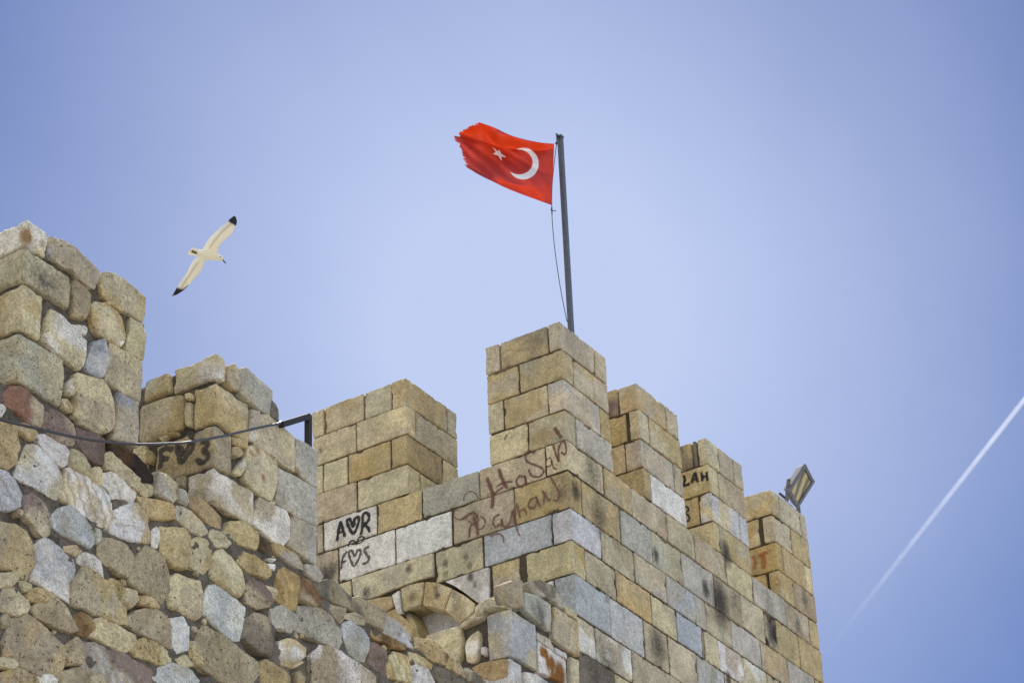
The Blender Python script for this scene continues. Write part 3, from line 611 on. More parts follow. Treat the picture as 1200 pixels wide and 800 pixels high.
ST = [
('T2',[(20,310),(60,275),(110,270),(180,320),(240,370),(250,470),(230,505),(140,460),(80,410),(20,370)],'r|p'),
('T2',[(250,420),(290,395),(360,430),(430,490),(440,570),(430,610),(390,610),(280,550),(245,500)],'p|m'),
('T2',[(0,375),(20,390),(20,410),(0,440),(-20,440),(-20,380)],'w'),
('T2',[(-30,465),(60,480),(85,530),(100,600),(85,720),(40,745),(-30,735)],'t|d'),
('T2',[(75,485),(140,490),(215,540),(190,575),(160,575),(90,530)],'c|t'),
('T2',[(210,550),(260,550),(330,590),(390,630),(390,720),(370,735),(290,690),(240,620)],'w'),
('T2',[(445,500),(560,550),(610,580),(605,720),(560,710),(480,650),(450,590)],'m'),
('T2',[(395,650),(430,640),(500,690),(530,730),(520,785),(490,780),(400,730)],'p|c'),
('T3',[(650,-10),(720,40),(850,130),(890,180),(890,225),(830,230),(720,130),(650,60)],'k|n'),
('T3',[(605,60),(650,50),(720,135),(830,235),(895,240),(890,300),(850,310),(760,260),(680,190),(610,150)],'p|c'),
('T3',[(150,10),(190,5),(250,60),(330,130),(360,190),(355,270),(330,330),(270,295),(190,250),(80,200),(95,130),(125,60)],'w|c'),
('T3',[(-20,160),(30,170),(90,230),(125,300),(110,370),(40,385),(-20,380)],'b'),
('T3',[(130,310),(190,290),(250,340),(285,420),(290,520),(260,545),(200,490),(140,400)],'p|m'),
('T3',[(370,230),(375,150),(400,140),(500,190),(600,260),(640,320),(645,420),(620,490),(560,480),(440,400),(350,320)],'w|c*'),
('T3',[(520,160),(560,140),(595,170),(590,240),(555,235),(520,200)],'c'),
('T3',[(590,180),(640,175),(700,220),(800,285),(770,355),(700,325),(640,320),(640,280),(590,240)],'y|w'),
('T3',[(905,170),(960,180),(1035,230),(1025,310),(1000,350),(900,290)],'G|c'),
('T3',[(800,310),(850,315),(1000,360),(1025,400),(1020,440),(880,445),(840,400)],'t|y'),
('T3',[(1030,270),(1090,290),(1095,340),(1080,365),(1030,330)],'G'),
('T3',[(1030,370),(1060,365),(1160,440),(1215,510),(1170,550),(1100,510),(1030,440)],'G|c'),
('T3',[(660,390),(720,365),(790,355),(850,430),(855,490),(880,530),(870,575),(760,570),(640,520),(635,480)],'w|y'),
('T3',[(300,420),(340,385),(400,370),(480,430),(545,500),(550,580),(520,610),(450,580),(340,520),(300,480)],'b|G'),
('T3',[(550,500),(580,510),(580,560),(560,590)],'G'),
('T3',[(-20,460),(80,470),(150,520),(190,590),(190,700),(150,800),(60,750),(-20,720)],'t|g'),
('T3',[(205,600),(250,555),(300,570),(360,640),(430,680),(440,740),(400,850),(410,930),(330,890),(170,800),(195,700)],'w|b'),
('T3',[(370,600),(440,600),(480,625),(450,660),(380,630)],'t|c'),
('T3',[(450,660),(500,640),(590,690),(600,790),(580,800),(480,720),(445,700)],'w|p'),
('T3',[(570,600),(600,550),(650,560),(740,600),(810,690),(780,750),(730,780),(640,730),(570,660)],'c|g'),
('T3',[(810,640),(850,600),(900,620),(960,670),(990,770),(985,850),(945,930),(850,880),(750,810),(760,750)],'g|p'),
('T3',[(930,490),(1000,490),(1080,500),(1110,540),(1105,640),(1080,730),(1000,710),(940,640),(925,560)],'w|y'),
('T3',[(885,520),(915,475),(925,500),(918,600),(885,600)],'w'),
('T3',[(1115,570),(1160,550),(1200,560),(1240,600),(1230,700),(1190,760),(1105,720),(1110,650)],'c|t'),
('T4',[(440,170),(480,120),(560,180),(640,250),(740,360),(750,470),(690,450),(560,400),(410,350),(405,220)],'t|p'),
('T4',[(610,210),(640,190),(730,250),(700,305),(640,260)],'t'),
('T4',[(720,250),(800,260),(805,310),(760,360),(710,320)],'c'),
('T4',[(820,290),(900,310),(925,340),(915,370),(820,340)],'g|t'),
('T4',[(990,200),(1030,165),(1100,190),(1170,200),(1185,300),(1170,400),(1130,430),(980,350),(970,300)],'p|c'),
('T4',[(-20,160),(70,160),(90,200),(60,230),(-20,240)],'c'),
('T4',[(-20,245),(60,230),(140,300),(160,350),(140,395),(60,400),(-20,370)],'p|c'),
('T4',[(100,200),(180,220),(180,250),(130,260)],'c'),
('T4',[(165,260),(200,245),(330,290),(260,320),(170,320)],'t'),
('T4',[(180,360),(240,325),(330,310),(390,360),(440,450),(440,500),(400,515),(300,470),(210,420)],'g|c'),
('T4',[(430,400),(480,385),(545,450),(540,485),(490,525),(440,510)],'o|n'),
('T4',[(540,430),(600,410),(680,460),(790,520),(800,570),(770,600),(700,615),(600,570),(510,530)],'c|g'),
('T4',[(750,420),(800,370),(900,370),(975,420),(1005,480),(1000,600),(900,560),(800,510),(760,470)],'p|g'),
('T4',[(990,430),(1060,415),(1105,470),(1105,600),(1040,620),(1012,590)],'w|b'),
('T4',[(30,500),(60,430),(150,400),(200,440),(300,520),(390,610),(380,680),(330,790),(250,780),(130,700),(20,650),(0,560)],'g|t'),
('T4',[(-20,650),(60,660),(100,700),(60,720),(-20,710)],'c'),
('T4',[(380,580),(430,540),(485,560),(460,690),(390,700)],'p|g'),
('T4',[(490,560),(540,560),(700,620),(885,720),(885,800),(880,860),(700,830),(455,700)],'G|m*'),
('T4',[(760,620),(800,560),(830,540),(1000,620),(1000,680),(950,695),(800,650)],'t|c'),
('T4',[(360,740),(420,710),(560,750),(660,800),(660,860),(340,860)],'g|c'),
('T4',[(-20,740),(100,720),(200,750),(220,820),(-20,850)],'g|t'),
('T4',[(215,760),(290,760),(320,800),(300,830),(220,800)],'w'),
('T4',[(900,730),(1000,690),(1100,720),(1160,790),(1100,860),(900,830)],'G|b'),
('T6',[(300,330),(340,315),(420,370),(490,440),(495,500),(440,480),(370,430),(310,370)],'r|t'),
('T6',[(520,500),(550,460),(620,460),(700,530),(710,600),(690,620),(600,590),(530,540)],'c|t'),
('T6',[(420,530),(440,500),(540,580),(520,605),(450,605)],'c'),
('T6',[(600,610),(640,640),(740,700),(770,770),(740,790),(640,750),(590,690)],'t|y'),
('T6',[(715,575),(770,570),(780,620),(740,640),(705,610)],'o|k'),
('T6',[(790,590),(820,580),(900,640),(965,700),(970,740),(900,710),(800,640)],'y|G'),
('T6',[(745,675),(800,680),(780,695)],'w'), ('T6',[(755,705),(795,710),(790,740),(760,730)],'w'),
('T6',[(985,710),(1040,725),(1090,775),(1060,810),(980,760)],'G'),
('T7',[(230,110),(260,30),(300,15),(350,60),(410,140),(425,220),(420,260),(390,295),(300,240),(230,180)],'c|t'),
('T7',[(430,230),(480,190),(530,230),(600,320),(580,355),(490,365),(420,320)],'p|m'),
('T7',[(540,230),(600,260),(605,310),(570,290)],'c'),
('T7',[(620,150),(660,125),(740,180),(740,300),(720,385),(650,340),(600,300),(610,220)],'y|o*'),
('T7',[(755,190),(820,200),(880,350),(840,355),(745,320)],'n|g'),
('T7',[(190,320),(225,235),(260,225),(350,290),(435,360),(430,440),(400,555),(370,555),(280,500),(190,400)],'b|w'),
('T7',[(430,430),(480,390),(580,430),(585,520),(575,640),(480,600),(400,540)],'p|d'),
('T7',[(580,370),(650,350),(730,400),(735,450),(700,500),(610,470),(590,430)],'G|c'),
('T7',[(742,350),(850,360),(930,410),(990,490),(995,560),(970,600),(880,560),(725,490),(738,440)],'p|G'),
('T7',[(150,500),(190,460),(250,500),(400,600),(510,680),(520,740),(470,800),(430,850),(300,790),(190,720),(140,640)],'g|s'),
('T7',[(640,570),(680,545),(740,560),(790,600),(770,650),(700,705),(650,700),(635,640)],'w|y'),
('T7',[(700,690),(760,670),(765,685),(715,712)],'c'),
('T7',[(820,640),(870,580),(960,600),(1080,670),(1190,760),(1200,860),(830,860),(830,720)],'g|w'),
('T7',[(525,685),(560,665),(680,760),(680,850),(520,850)],'t|g'),
('T7',[(110,560),(150,565),(150,640),(110,650)],'t'),
('T7',[(925,340),(1000,370),(1010,430),(990,450),(930,400)],'g'),
('T7',[(840,208),(920,200),(1020,262),(1060,300),(1050,380),(990,350),(880,290),(840,260)],'d|g'),
('T7',[(1015,395),(1060,395),(1145,440),(1135,465),(1070,450),(1015,420)],'s'),
('T7',[(1005,460),(1040,445),(1110,490),(1145,530),(1140,600),(1130,670),(1090,670),(1040,620),(1005,520)],'G|b'),
('T8',[(148,560),(190,570),(250,630),(255,760),(150,690)],'m'),
('T8',[(62,300),(100,292),(180,350),(235,385),(230,500),(120,440),(60,370)],'d|g'),
('T8',[(238,385),(330,450),(400,520),(420,600),(330,560),(238,505)],'b|G'),
('T8',[(160,490),(230,510),(290,550),(380,590),(370,610),(280,590),(180,540)],'n|o'),
('T8',[(270,680),(300,620),(380,640),(400,700),(390,800),(260,770)],'c|y*'),
('T8',[(395,620),(430,630),(530,690),(520,720),(400,670)],'y|c'),
('T8',[(400,700),(440,690),(510,730),(545,800),(400,830)],'G|w'),
('T8',[(420,530),(500,550),(620,640),(600,690),(540,680),(430,600)],'t|n'),
('T8',[(610,640),(680,680),(730,750),(720,770),(610,710)],'g|t'),
('T8',[(540,700),(600,720),(720,790),(720,840),(570,840)],'g|d'),
('T8',[(730,725),(770,740),(840,800),(820,830),(740,790)],'d|g'),
('T3',[(650,340),(720,335),(740,355),(660,380)],'d'), ('T4',[(0,420),(25,400),(50,410),(30,470),(0,480)],'d|g'),
('T4',[(1110,560),(1170,555),(1180,700),(1130,690)],'p|t'), ('T4',[(1030,660),(1090,640),(1130,700),(1060,710)],'c|p'),
('T4',[(0,150),(0,155),(0,150)],'c') ][:-1]
for t_, pts, k_ in ST:
    RA(t_, pts, k_.rstrip('*'), streak=.45 if k_[-1] == '*' else 0, pits=.9 if k_[0] in 'gtp' else .35, prot=.027, rad=.012, grow=.011, chaikin=0)
# small chinking stones pressed into the mortar, and rubble beyond the photographed stretch
def inside(p, poly):
    x, y = p; n_ = len(poly); c_ = False; j = n_-1
    for i in range(n_):
        if (poly[i][1] > y) != (poly[j][1] > y) and x < (poly[j][0]-poly[i][0])*(y-poly[i][1])/(poly[j][1]-poly[i][1])+poly[i][0]: c_ = not c_
        j = i
    return c_
def dpoly(p, poly):
    a = np.asarray(poly); b = np.roll(a, -1, 0); ab = b-a; t = np.clip(((p-a)*ab).sum(1)/np.maximum((ab**2).sum(1), 1e-9), 0, 1)
    return np.linalg.norm(a+ab*t[:, None]-p, axis=1).min()
cens = [u.mean(0) for u in rst]
region = np.array(PA([(-15,480),(131,526),(178,560),(208,572),(369,675),(411,706),(484,750),(560,803),(-15,830)]))
for _ in range(1300):
    p = np.array([random.uniform(9.8, 15.6), random.uniform(7.4, 10.6)])
    if not inside(p, region): continue
    near_ = [u for u, c_ in zip(rst, cens) if np.linalg.norm(c_-p) < .75]
    if any(inside(p, u) for u in near_): continue
    d = min([dpoly(p, u) for u in near_] + [.5, dpoly(p, region)])
    if d < .014: continue
    r_ = min(d*1.05, .07); n_ = random.randint(5, 7); el = random.uniform(1, 1.5); an = random.uniform(0, 3)
    pts = [(p[0]+r_*(el if k == 0 else 1)*random.uniform(.75, 1.1)*math.cos(an+2*math.pi*k/n_), p[1]+r_*random.uniform(.7, 1)*math.sin(an+2*math.pi*k/n_)) for k in range(n_)]
    u = poly_stone(rb, pts, 'A', YW, random.choice(['g','s','c','t','p','d','G','t|g']), prot=.022, rad=.012, px=False, rough=.008, pits=.5, step=.012, chaikin=0, facet=.5); rst.append(u); cens.append(u.mean(0))
zrow = 0.
while zrow < 10.:
    h = random.uniform(.22, .36); x = 2.0
    while x < 17.4:
        L_ = random.uniform(.22, .5); c_ = (x+L_/2, zrow+h/2); pc = proj((c_[0], YW, c_[1]))
        inview = pc[0] > -22 and pc[1] < 826 and pc[0] < 640
        tz = np.interp(c_[0], [2, top[0][0]]+[q_[0] for q_ in top[1:]]+[17.6], [zcr, zcr]+[q_[1] for q_ in top[1:]]+[8.5]) - h*.5
        if not inview and c_[1] < tz and not any(np.linalg.norm(np.array(c_)-k2) < .22 for k2 in cens):
            jj = lambda: random.uniform(-.03, .03)
            poly_stone(rb, [(x+.03+jj(), zrow+jj()+.02), (x+L_*.5, zrow+.01+jj()), (x+L_-.02+jj(), zrow+.02+jj()), (x+L_+jj(), zrow+h*.5), (x+L_-.03+jj(), zrow+h-.02+jj()), (x+L_*.5, zrow+h+jj()*.5), (x+.02+jj(), zrow+h-.03+jj())],
                       'A', YW, random.choice(['g','s','c','t','p','G|t','w','p|g','t|g','m|p']), px=False, step=.06, pits=.5)
        x += L_
    zrow += h
rb.build('wall', M_RUB, ruin)

RUSTS += [(hit(x_, y_, 1, YW), .09, .8) for x_, y_ in ((14,285),(22,281),(30,276))] + [(hit(x_, y_, 1, YW), .05, .7) for x_, y_ in ((292,532),(300,528),(306,560),(340,606),(346,553),(48,286))]
# --- left battlement (rough stones, corner at column 30)
m0 = Bag()
def zM0(y): return z_at(XM0, YW, y)
x0r = hit(170, 360, 1, YW)[0]
zb0 = zM0(455)
slab(m0, [(XM0+.035, zcr-1.3), (XM0+.035, zM0(258)-.03), (x0r-.035, zM0(258)-.05), (x0r-.035, zcr-.25)], 'A', YW+.06, 1.0, amp=.016)
def mbox(bag, xc, y_top, y_bot, px_r, yl, key, **kw):
    z1, z0 = z_at(xc, YW, y_top), z_at(xc, YW, y_bot); xr = u_at('A', YW, (z0+z1)/2, px_r)
    box_stone(bag, xc, xr, YW-.012, yl, z0, z1, key, **{**dict(r=.018, rough=.009, chip=.05, gap=.004, step=.02), **kw})
sheet(m0, [(XM0+.04, zcr-.3), (XM0+.04, zM0(258)-.06), (x0r-.04, zM0(258)-.08), (x0r-.04, zcr-.25)], 'A', YW+.026)
mbox(m0, XM0, 256, 288, 55, YW+.8, 'c|w', chip=.06, pits=.4)
mbox(m0, XM0, 290, 329, 81, YW+.7, 's|g', pits=.5)
mbox(m0, XM0, 332.5, 385, 48.5, YW+.75, 't|c', pits=.5)
mbox(m0, XM0, 388, 446, 74, YW+.8, 's|G', pits=.8)
box_stone(m0, XM0, XM0+.3, YW+.3, YW+1.0, zcr-1.2, z_at(XM0, YW, 447), 't', step=.06)
for t_, pts, k_ in [
('T1',[(300,185),(365,205),(440,262),(560,365),(582,392),(575,440),(550,495),(500,470),(440,425),(420,390),(370,370),(300,310),(290,270)],'s|b'),
('T1',[(610,395),(660,405),(760,472),(850,540),(848,620),(832,690),(740,630),(700,625),(660,590),(600,540),(590,480)],'s|t'),
('T1',[(435,440),(490,480),(525,530),(520,600),(490,670),(450,660),(420,650),(425,560),(420,480)],'t|g'),
('T1',[(560,570),(640,590),(690,640),(720,740),(725,790),(700,830),(640,800),(570,760),(545,720),(525,640),(535,590)],'c|y'),
('T1',[(765,665),(838,700),(835,905),(810,905),(735,845),(750,760)],'s|c'),
('T1',[(295,615),(330,630),(410,710),(500,800),(500,880),(490,940),(455,965),(400,930),(320,870),(245,790),(265,700)],'c|w'),
('T1',[(410,700),(500,720),(500,760),(470,760)],'w'),
('T2',[(545,0),(600,-10),(635,60),(630,130),(600,205),(570,210),(490,165),(500,120)],'B|w'),
('T2',[(642,10),(700,40),(828,122),(826,230),(810,355),(700,290),(615,230),(615,150),(630,80)],'c|s'),
('T2',[(430,200),(450,185),(520,210),(600,225),(640,280),(660,380),(660,500),(620,535),(560,510),(430,440),(440,350),(430,260)],'p|c'),
('T2',[(690,295),(808,362),(806,500),(803,615),(655,570),(670,450),(680,350)],'s|B'),
('T2',[(385,290),(400,240),(430,210),(425,320),(395,310)],'c|w'),
('T2',[(360,340),(390,340),(430,390),(420,415),(380,410),(360,370)],'t|c'),
('T2',[(655,-15),(725,0),(700,30)],'w'), ('T1',[(610,570),(655,570),(650,592),(620,590)],'t'), ('T2',[(450,440),(480,455),(560,510),(600,540),(560,545),(460,490)],'g')]:
    poly_stone(m0, T(t_, pts), 'A', YW, k_, prot=.024, rad=.014, rough=.009, depth=.12, pits=.7, facet=.6, grow=.007, chaikin=0)
mo0 = m0.build('merlon', M_RUB, ruin); mo0['label'] = 'tall rough battlement at the left edge'

# --- right battlement of the ruin (broken, stepped top; letters F heart S)
m1 = Bag()
T5p = lambda pts: PA(T('T5', pts))
xr1 = hit(369.4, 600, 1, YW)[0]
prof = T5p([(520,125),(600,185),(782,310),(800,420),(905,590),(1030,650)])
slab(m1, [(XM1+.035, zcr-1.6), (XM1+.035, z_at(XM1, YW, 418)), (prof[0][0], z_at(XM1, YW, 418))] + prof + [(xr1-.01, prof[-1][1]), (xr1-.01, 9.1)], 'A', YW+.06, .95, amp=.014)
sheet(m1, [(XM1+.04, 9.15), (XM1+.04, z_at(XM1, YW, 422))] + [(p_[0]-.02, p_[1]-.03) for p_ in prof] + [(xr1-.04, 9.15)], 'A', YW+.026)
zf = lambda y: z_at(XM1, YW, y)
def m1box(y_top, y_bot, xl, px_r, key, **kw):
    z1, z0 = zf(y_top), zf(y_bot); yl = u_at('B', XM1, (z0+z1)/2, xl)
    mbox(m1, XM1, y_top, y_bot, px_r, yl, key, **kw)
m1box(412.5, 444, 202, 264, 'c|w', chip=.05)
m1box(446.5, 495, 225, 291.5, 't|s'); m1box(497, 545, 181, 271, 't|p'); m1box(547, 588, 219, 297.5, 's|w', gap=.002)
for pts, k_ in [([(55,238),(120,205),(192,183),(200,290),(120,325),(45,360)],'s|t'), ([(25,382),(150,335),(275,308),(280,450),(258,515),(130,570),(15,592)],'t|s'), ([(285,310),(320,300),(325,340),(290,345)],'c'),
    ([(285,360),(318,352),(318,495),(290,500)],'c'), ([(-10,615),(60,605),(58,730),(30,770),(-40,720)],'c'), ([(60,650),(85,635),(105,670),(90,720),(60,710)],'t'), ([(195,540),(245,530),(240,550),(190,560)],'t'),
    ([(232,800),(290,785),(285,865),(235,870)],'g'), ([(130,560),(170,555),(200,545),(150,590)],'c')]:
    poly_stone(m1, T('T5', pts), 'B', XM1, k_, prot=.02, rad=.03, rough=.006, depth=.12, pits=.5, chaikin=1)
slab(m1, [(YW+.03, zcr-1.6), (YW+.03, zf(500)), (YW+.97, zf(470)), (YW+.97, zcr-1.6)], 'B', XM1+.03, .06, amp=.01)
for t_, pts, k_ in [
('T5',[(528,150),(570,130),(590,190),(607,220),(602,290),(560,280),(530,240)],'t|s'),
('T5',[(598,165),(630,155),(795,290),(787,350),(772,440),(700,400),(600,315)],'s|G'),
('T5',[(785,345),(818,400),(828,475),(775,435)],'d|s'),
('T5',[(665,400),(715,410),(710,500),(662,515)],'w|p'), ('T5',[(660,530),(700,515),(690,590),(655,570)],'w|o'),
('T5',[(720,425),(760,432),(918,570),(915,765),(690,612),(700,520)],'s|c'),
('T5',[(925,572),(1052,645),(1051,855),(918,765)],'G|s'),
('T5',[(562,560),(645,592),(640,630),(560,600)],'t|c'), ('T5',[(560,622),(600,615),(625,650),(600,677),(560,670)],'c|t'),
('T6',[(560,170),(632,80),(636,130),(600,190)],'c|w'),
('T6',[(642,20),(690,10),(820,100),(817,250),(790,335),(720,300),(620,210),(640,110)],'c|p'),
('T6',[(827,140),(1051,264),(1051,488),(900,410),(815,350)],'G|g'),
('T6',[(700,350),(720,315),(860,390),(885,450),(880,560),(850,600),(780,560),(685,470)],'w|p'),
('T6',[(892,420),(1050,495),(1048,712),(960,660),(880,600)],'G|s'), ('T6',[(770,340),(805,340),(800,362),(775,360)],'c')]:
    poly_stone(m1, T(t_, pts), 'A', YW, k_, prot=.022, rad=.013, rough=.007, depth=.12, pits=.5, facet=.4, grow=.006, chaikin=0)
mo1 = m1.build('merlon', M_RUB, ruin); mo1['label'] = 'broken battlement with faded letters F heart S'

# ------------------------------------------------------------------ graffiti: thin paint lying on the stone
def paint_mat(name, col, dens=1.):
    mt = bpy.data.materials.new(name); mt.use_nodes = True; nt = mt.node_tree; b = nt.nodes['Principled BSDF']; L = nt.links.new; o = nt.nodes['Material Output']
    b.inputs['Base Color'].default_value = (*col, 1); b.inputs['Roughness'].default_value = .7
    a = N(nt, 'ShaderNodeAttribute', attribute_name='Col'); g = N(nt, 'ShaderNodeTexCoord'); n = N(nt, 'ShaderNodeTexNoise'); n.inputs['Scale'].default_value = 90; n.inputs['Detail'].default_value = 4; L(g.outputs['Object'], n.inputs[0])
    s = N(nt, 'ShaderNodeMath', operation='MULTIPLY_ADD'); s.inputs[1].default_value = 1.3; s.inputs[2].default_value = -.65; L(n.outputs[0], s.inputs[0])
    t = N(nt, 'ShaderNodeMath', operation='ADD'); L(s.outputs[0], t.inputs[0]); L(a.outputs['Alpha'], t.inputs[1])
    r = N(nt, 'ShaderNodeMapRange', interpolation_type='SMOOTHSTEP'); r.inputs['From Min'].default_value = .15; r.inputs['From Max'].default_value = .8; r.inputs['To Max'].default_value = dens; L(t.outputs[0], r.inputs[0])
    tr = N(nt, 'ShaderNodeBsdfTransparent'); mx = N(nt, 'ShaderNodeMixShader'); L(r.outputs[0], mx.inputs[0]); L(tr.outputs[0], mx.inputs[1]); L(b.outputs[0], mx.inputs[2]); L(mx.outputs[0], o.inputs[0])
    return mt
INK = paint_mat('black_spray', (.02,.018,.018), .93); FADED = paint_mat('faded_black_spray', (.045,.035,.03), .7); RUST = paint_mat('rust_red_spray', (.16,.055,.04), .72); ORANGE = paint_mat('orange_spray', (.45,.13,.03), .5)
def graffiti(strokes, plane, val, host, mat, width, parent, label):
    me = host.data; bvh = BVHTree.FromPolygons([v.co[:] for v in me.vertices], [p.vertices[:] for p in me.polygons])
    off = np.array(host.matrix_world.translation)*0
    ax = 1 if plane == 'A' else 0; V = []; Fc = []; al = []; lift = .0025
    for st in strokes:
        t_, pts = st[0], st[1]; wd = width*(st[2] if len(st) > 2 else 1)
        P = np.array([hit(x, y, ax, val) for x, y in T(t_, pts)]); u = np.column_stack([P[:,0] if plane == 'A' else P[:,1], P[:,2]])
        u = smooth_line(u, 8) if len(u) > 1 else u
        n0 = len(V)
        for i in range(len(u)):
            d = u[min(i+1, len(u)-1)]-u[max(i-1, 0)]; d = d/max(np.linalg.norm(d), 1e-9); nn = np.array([-d[1], d[0]])
            e = min(i, len(u)-1-i); ef = min(1, .35+e*.3)
            ww = wd*(1+.14*math.sin(i*.9+n0))*.5
            for k in (-1, -.45, .45, 1):
                q_ = u[i]+nn*ww*k*1.25
                org = [0,0,q_[1]]; org[ax] = val-.5; org[1-ax] = q_[0]; dr = [0,0,0]; dr[ax] = 1
                h_ = bvh.ray_cast(Vector(org), Vector(dr), 1.0)
                dep = h_[0][ax] if h_[0] is not None else val
                p = list(org); p[ax] = min(dep, val+.012)-lift; V.append(p); al.append(ef*(0 if abs(k) == 1 else 1))
        for i in range(len(u)-1):
            for k in range(3): a = n0+i*4+k; Fc.append((a, a+1, a+5, a+4))
        lift += .0004
    b = Bag(); V = np.array(V); b.add(V, Fc, np.column_stack([np.zeros((len(V), 3)), al]), np.zeros((len(V), 4)))
    o = b.build('graffiti', mat, parent); o['label'] = label; return o
graffiti([('L2',[(225,370),(232,310),(245,258),(258,300),(272,345)]),('L2',[(228,325),(265,308)],.8),
 ('L2',[(318,330),(292,285),(284,252),(298,240),(318,268),(330,236),(350,228),(350,258),(335,300),(318,330)]),('L2',[(305,262),(318,285),(332,258)],.7),
 ('L2',[(362,335),(374,285),(376,215),(398,203),(413,225),(402,258),(384,270),(405,288),(418,318)]),
 ('L2',[(288,402),(300,370),(322,365),(335,380),(355,345),(380,345),(372,368),(340,382),(305,385)],.45)], 'B', X0, wall, INK, .040, tower, 'black painted letters A heart R')
graffiti([('L2',[(246,535),(250,490),(262,450),(284,425)]),('L2',[(252,492),(276,480)]),
 ('L2',[(320,518),(300,475),(292,435),(308,422),(326,452),(342,420),(360,425),(352,462),(322,518)]),
 ('L2',[(412,398),(390,408),(382,425),(396,445),(410,468),(396,492),(368,500)])], 'B', X0, wall, FADED, .032, tower, 'thin black letters F heart S')
rs = [('L4',[(535,92),(556,160),(573,206)]),('L4',[(573,203),(572,130),(600,80),(618,128),(606,158),(584,146)]),
 ('L4',[(497,260),(500,195),(520,180),(533,205),(518,230),(500,228)],.7),('L4',[(525,195),(545,240),(562,245)],.8),
 ('L4',[(432,152),(402,140),(378,160),(386,200),(430,220),(476,242),(480,272),(452,292),(412,282),(394,245)]),
 ('L4',[(370,288),(338,290),(324,328),(350,350),(378,322),(372,284),(385,345)]),
 ('L4',[(218,240),(240,300),(270,362)],1.7),('L4',[(205,350),(250,325),(302,318)],.9),('L4',[(150,295),(172,350),(185,400),(182,478)],1.8),('L4',[(185,400),(215,372),(250,350)],.8),
 ('L4',[(18,442),(22,402),(55,378),(88,392),(102,425)],.5),
 ('L4',[(0,545),(30,520),(72,500),(98,525),(96,560),(60,575),(52,610),(45,650)],.7),('L4',[(72,520),(92,580),(100,638)],1.5),('L4',[(96,600),(130,590),(142,545),(112,520)],.7),
 ('L4',[(228,512),(200,528),(190,566),(206,586),(228,568)]),('L4',[(236,590),(240,540),(252,585),(285,560),(300,490),(312,560)],.8),
 ('L4',[(165,640),(215,625),(245,640),(252,678)],.8),('L4',[(306,470),(322,560),(330,605),(345,638)],.8),
 ('L4',[(325,445),(336,490),(348,532)]),('L4',[(342,500),(362,482),(378,490),(386,522)],.8),('L4',[(434,415),(405,430),(398,468),(428,476),(446,440),(440,408),(466,472)],.9),
 ('L4',[(476,368),(488,400),(486,448)],.9),('L4',[(486,372),(508,420),(524,430)],.8),('L4',[(520,285),(552,340),(576,390),(562,428),(540,425)],.9),
 ('L2',[(950,182),(915,190),(902,215),(930,240),(972,238),(1000,212),(1040,214),(1040,240)],.6),('L2',[(990,250),(1010,260),(1000,300),(1002,350)],.6)]
graffiti(rs, 'B', X0, wall, RUST, .025, tower, 'rust red handwritten words in two lines')
graffiti([('L3',[(545,650),(560,675),(590,715)],1.9)], 'B', X0, o3, RUST, .022, tower, 'thick rust red paint stroke')
graffiti([('L3',[(262,688),(264,705),(250,722)],.8)], 'B', X0, o3, RUST, .022, tower, 'small rust red hook mark')
x5, x6 = ux(832), ux(908); ms = [o for o in tower.children if o.name.startswith('merlon')]
m5o = [o for o in ms if 'LAH' in o.get('label', '')][0]; m6o = [o for o in ms if 'last' in o.get('label', '')][0]
graffiti([('L7',[(305,130),(310,160),(308,190),(342,180)]),('L7',[(350,182),(368,120),(388,176)]),('L7',[(358,156),(384,152)],.8),('L7',[(408,112),(416,168)]),('L7',[(438,108),(442,168)]),('L7',[(412,142),(442,136)],.8)], 'B', x5, m5o, INK, .038, tower, 'black letters LAH')
graffiti([('L7',[(312,310),(328,320),(330,338),(314,350),(332,368),(334,392),(320,402)],.8)], 'B', x5, m5o, INK, .028, tower, 'black numeral 3 below the letters LAH')
graffiti([('L7',[(712,600),(722,640),(718,682)]),('L7',[(735,605),(762,590),(800,582)]),('L7',[(758,592),(774,625),(768,682)],1.5)], 'B', x6, m6o, ORANGE, .045, tower, 'faded orange paint mark')
graffiti([('T5',[(140,752),(145,690),(143,640),(170,625),(218,632)]),('T5',[(150,690),(192,684)]),
 ('T5',[(262,722),(244,660),(236,612),(262,630),(275,660),(325,580),(332,615),(300,670),(262,722)]),('T5',[(375,592),(410,592),(416,615),(392,640),(418,662),(412,695),(378,706),(348,690)]),
 ('T5',[(300,535),(325,560),(345,530),(372,515)],.7)], 'B', XM1, mo1, FADED, .046, ruin, 'faded black letters F heart S')
# ================================================================== FLAGPOLE
steel = plain('grey_painted_steel', (.10,.11,.135), .45, .6, .2, 30)
PX_, PY_ = 20.25, 11.98
# pole passes through the photographed line
d0 = None
pb = None
for _ in range(1):
    zb = ZL[0]
# column 671 row 386 sits at the pole: slide the base along the merlon top until it does
best = min(((abs(proj((x, 11.85, 15.62))[0]-671.2), x) for x in np.linspace(19.8, 20.9, 400)))[1]
PX_, PY_ = best, 11.85
base = np.array([PX_, PY_, ZL[0]-.05]); zt = z_at(PX_, PY_, 161.5)
topx = hit(656.5, 161.5, 1, PY_); topp = np.array([topx[0], PY_, topx[2]])
pole = thing('flagpole', base, 'dark grey steel flagpole standing on the corner battlement', 'flagpole')
ax3 = [np.array([1.,0,0]), np.array([0,1.,0]), np.array([0,0,1.])]
zv = (topp-base); Lp = np.linalg.norm(zv); zv /= Lp; xv = np.cross(np.array([0,1.,0]), zv); xv /= np.linalg.norm(xv); yv = np.cross(zv, xv)
mesh_obj('pole', *bevel_box(base+zv*Lp/2, [xv, yv, zv], (.027, .027, Lp/2), .006), steel, pole)
mesh_obj('cap', *join([bevel_box(topp+zv*.01, [xv, yv, zv], (.032, .032, .012), .003), bevel_box(topp-xv*.055+zv*.0, [xv, yv, zv], (.03, .008, .014), .002)]), steel, pole)
D_f = (topp-CAM) @ F
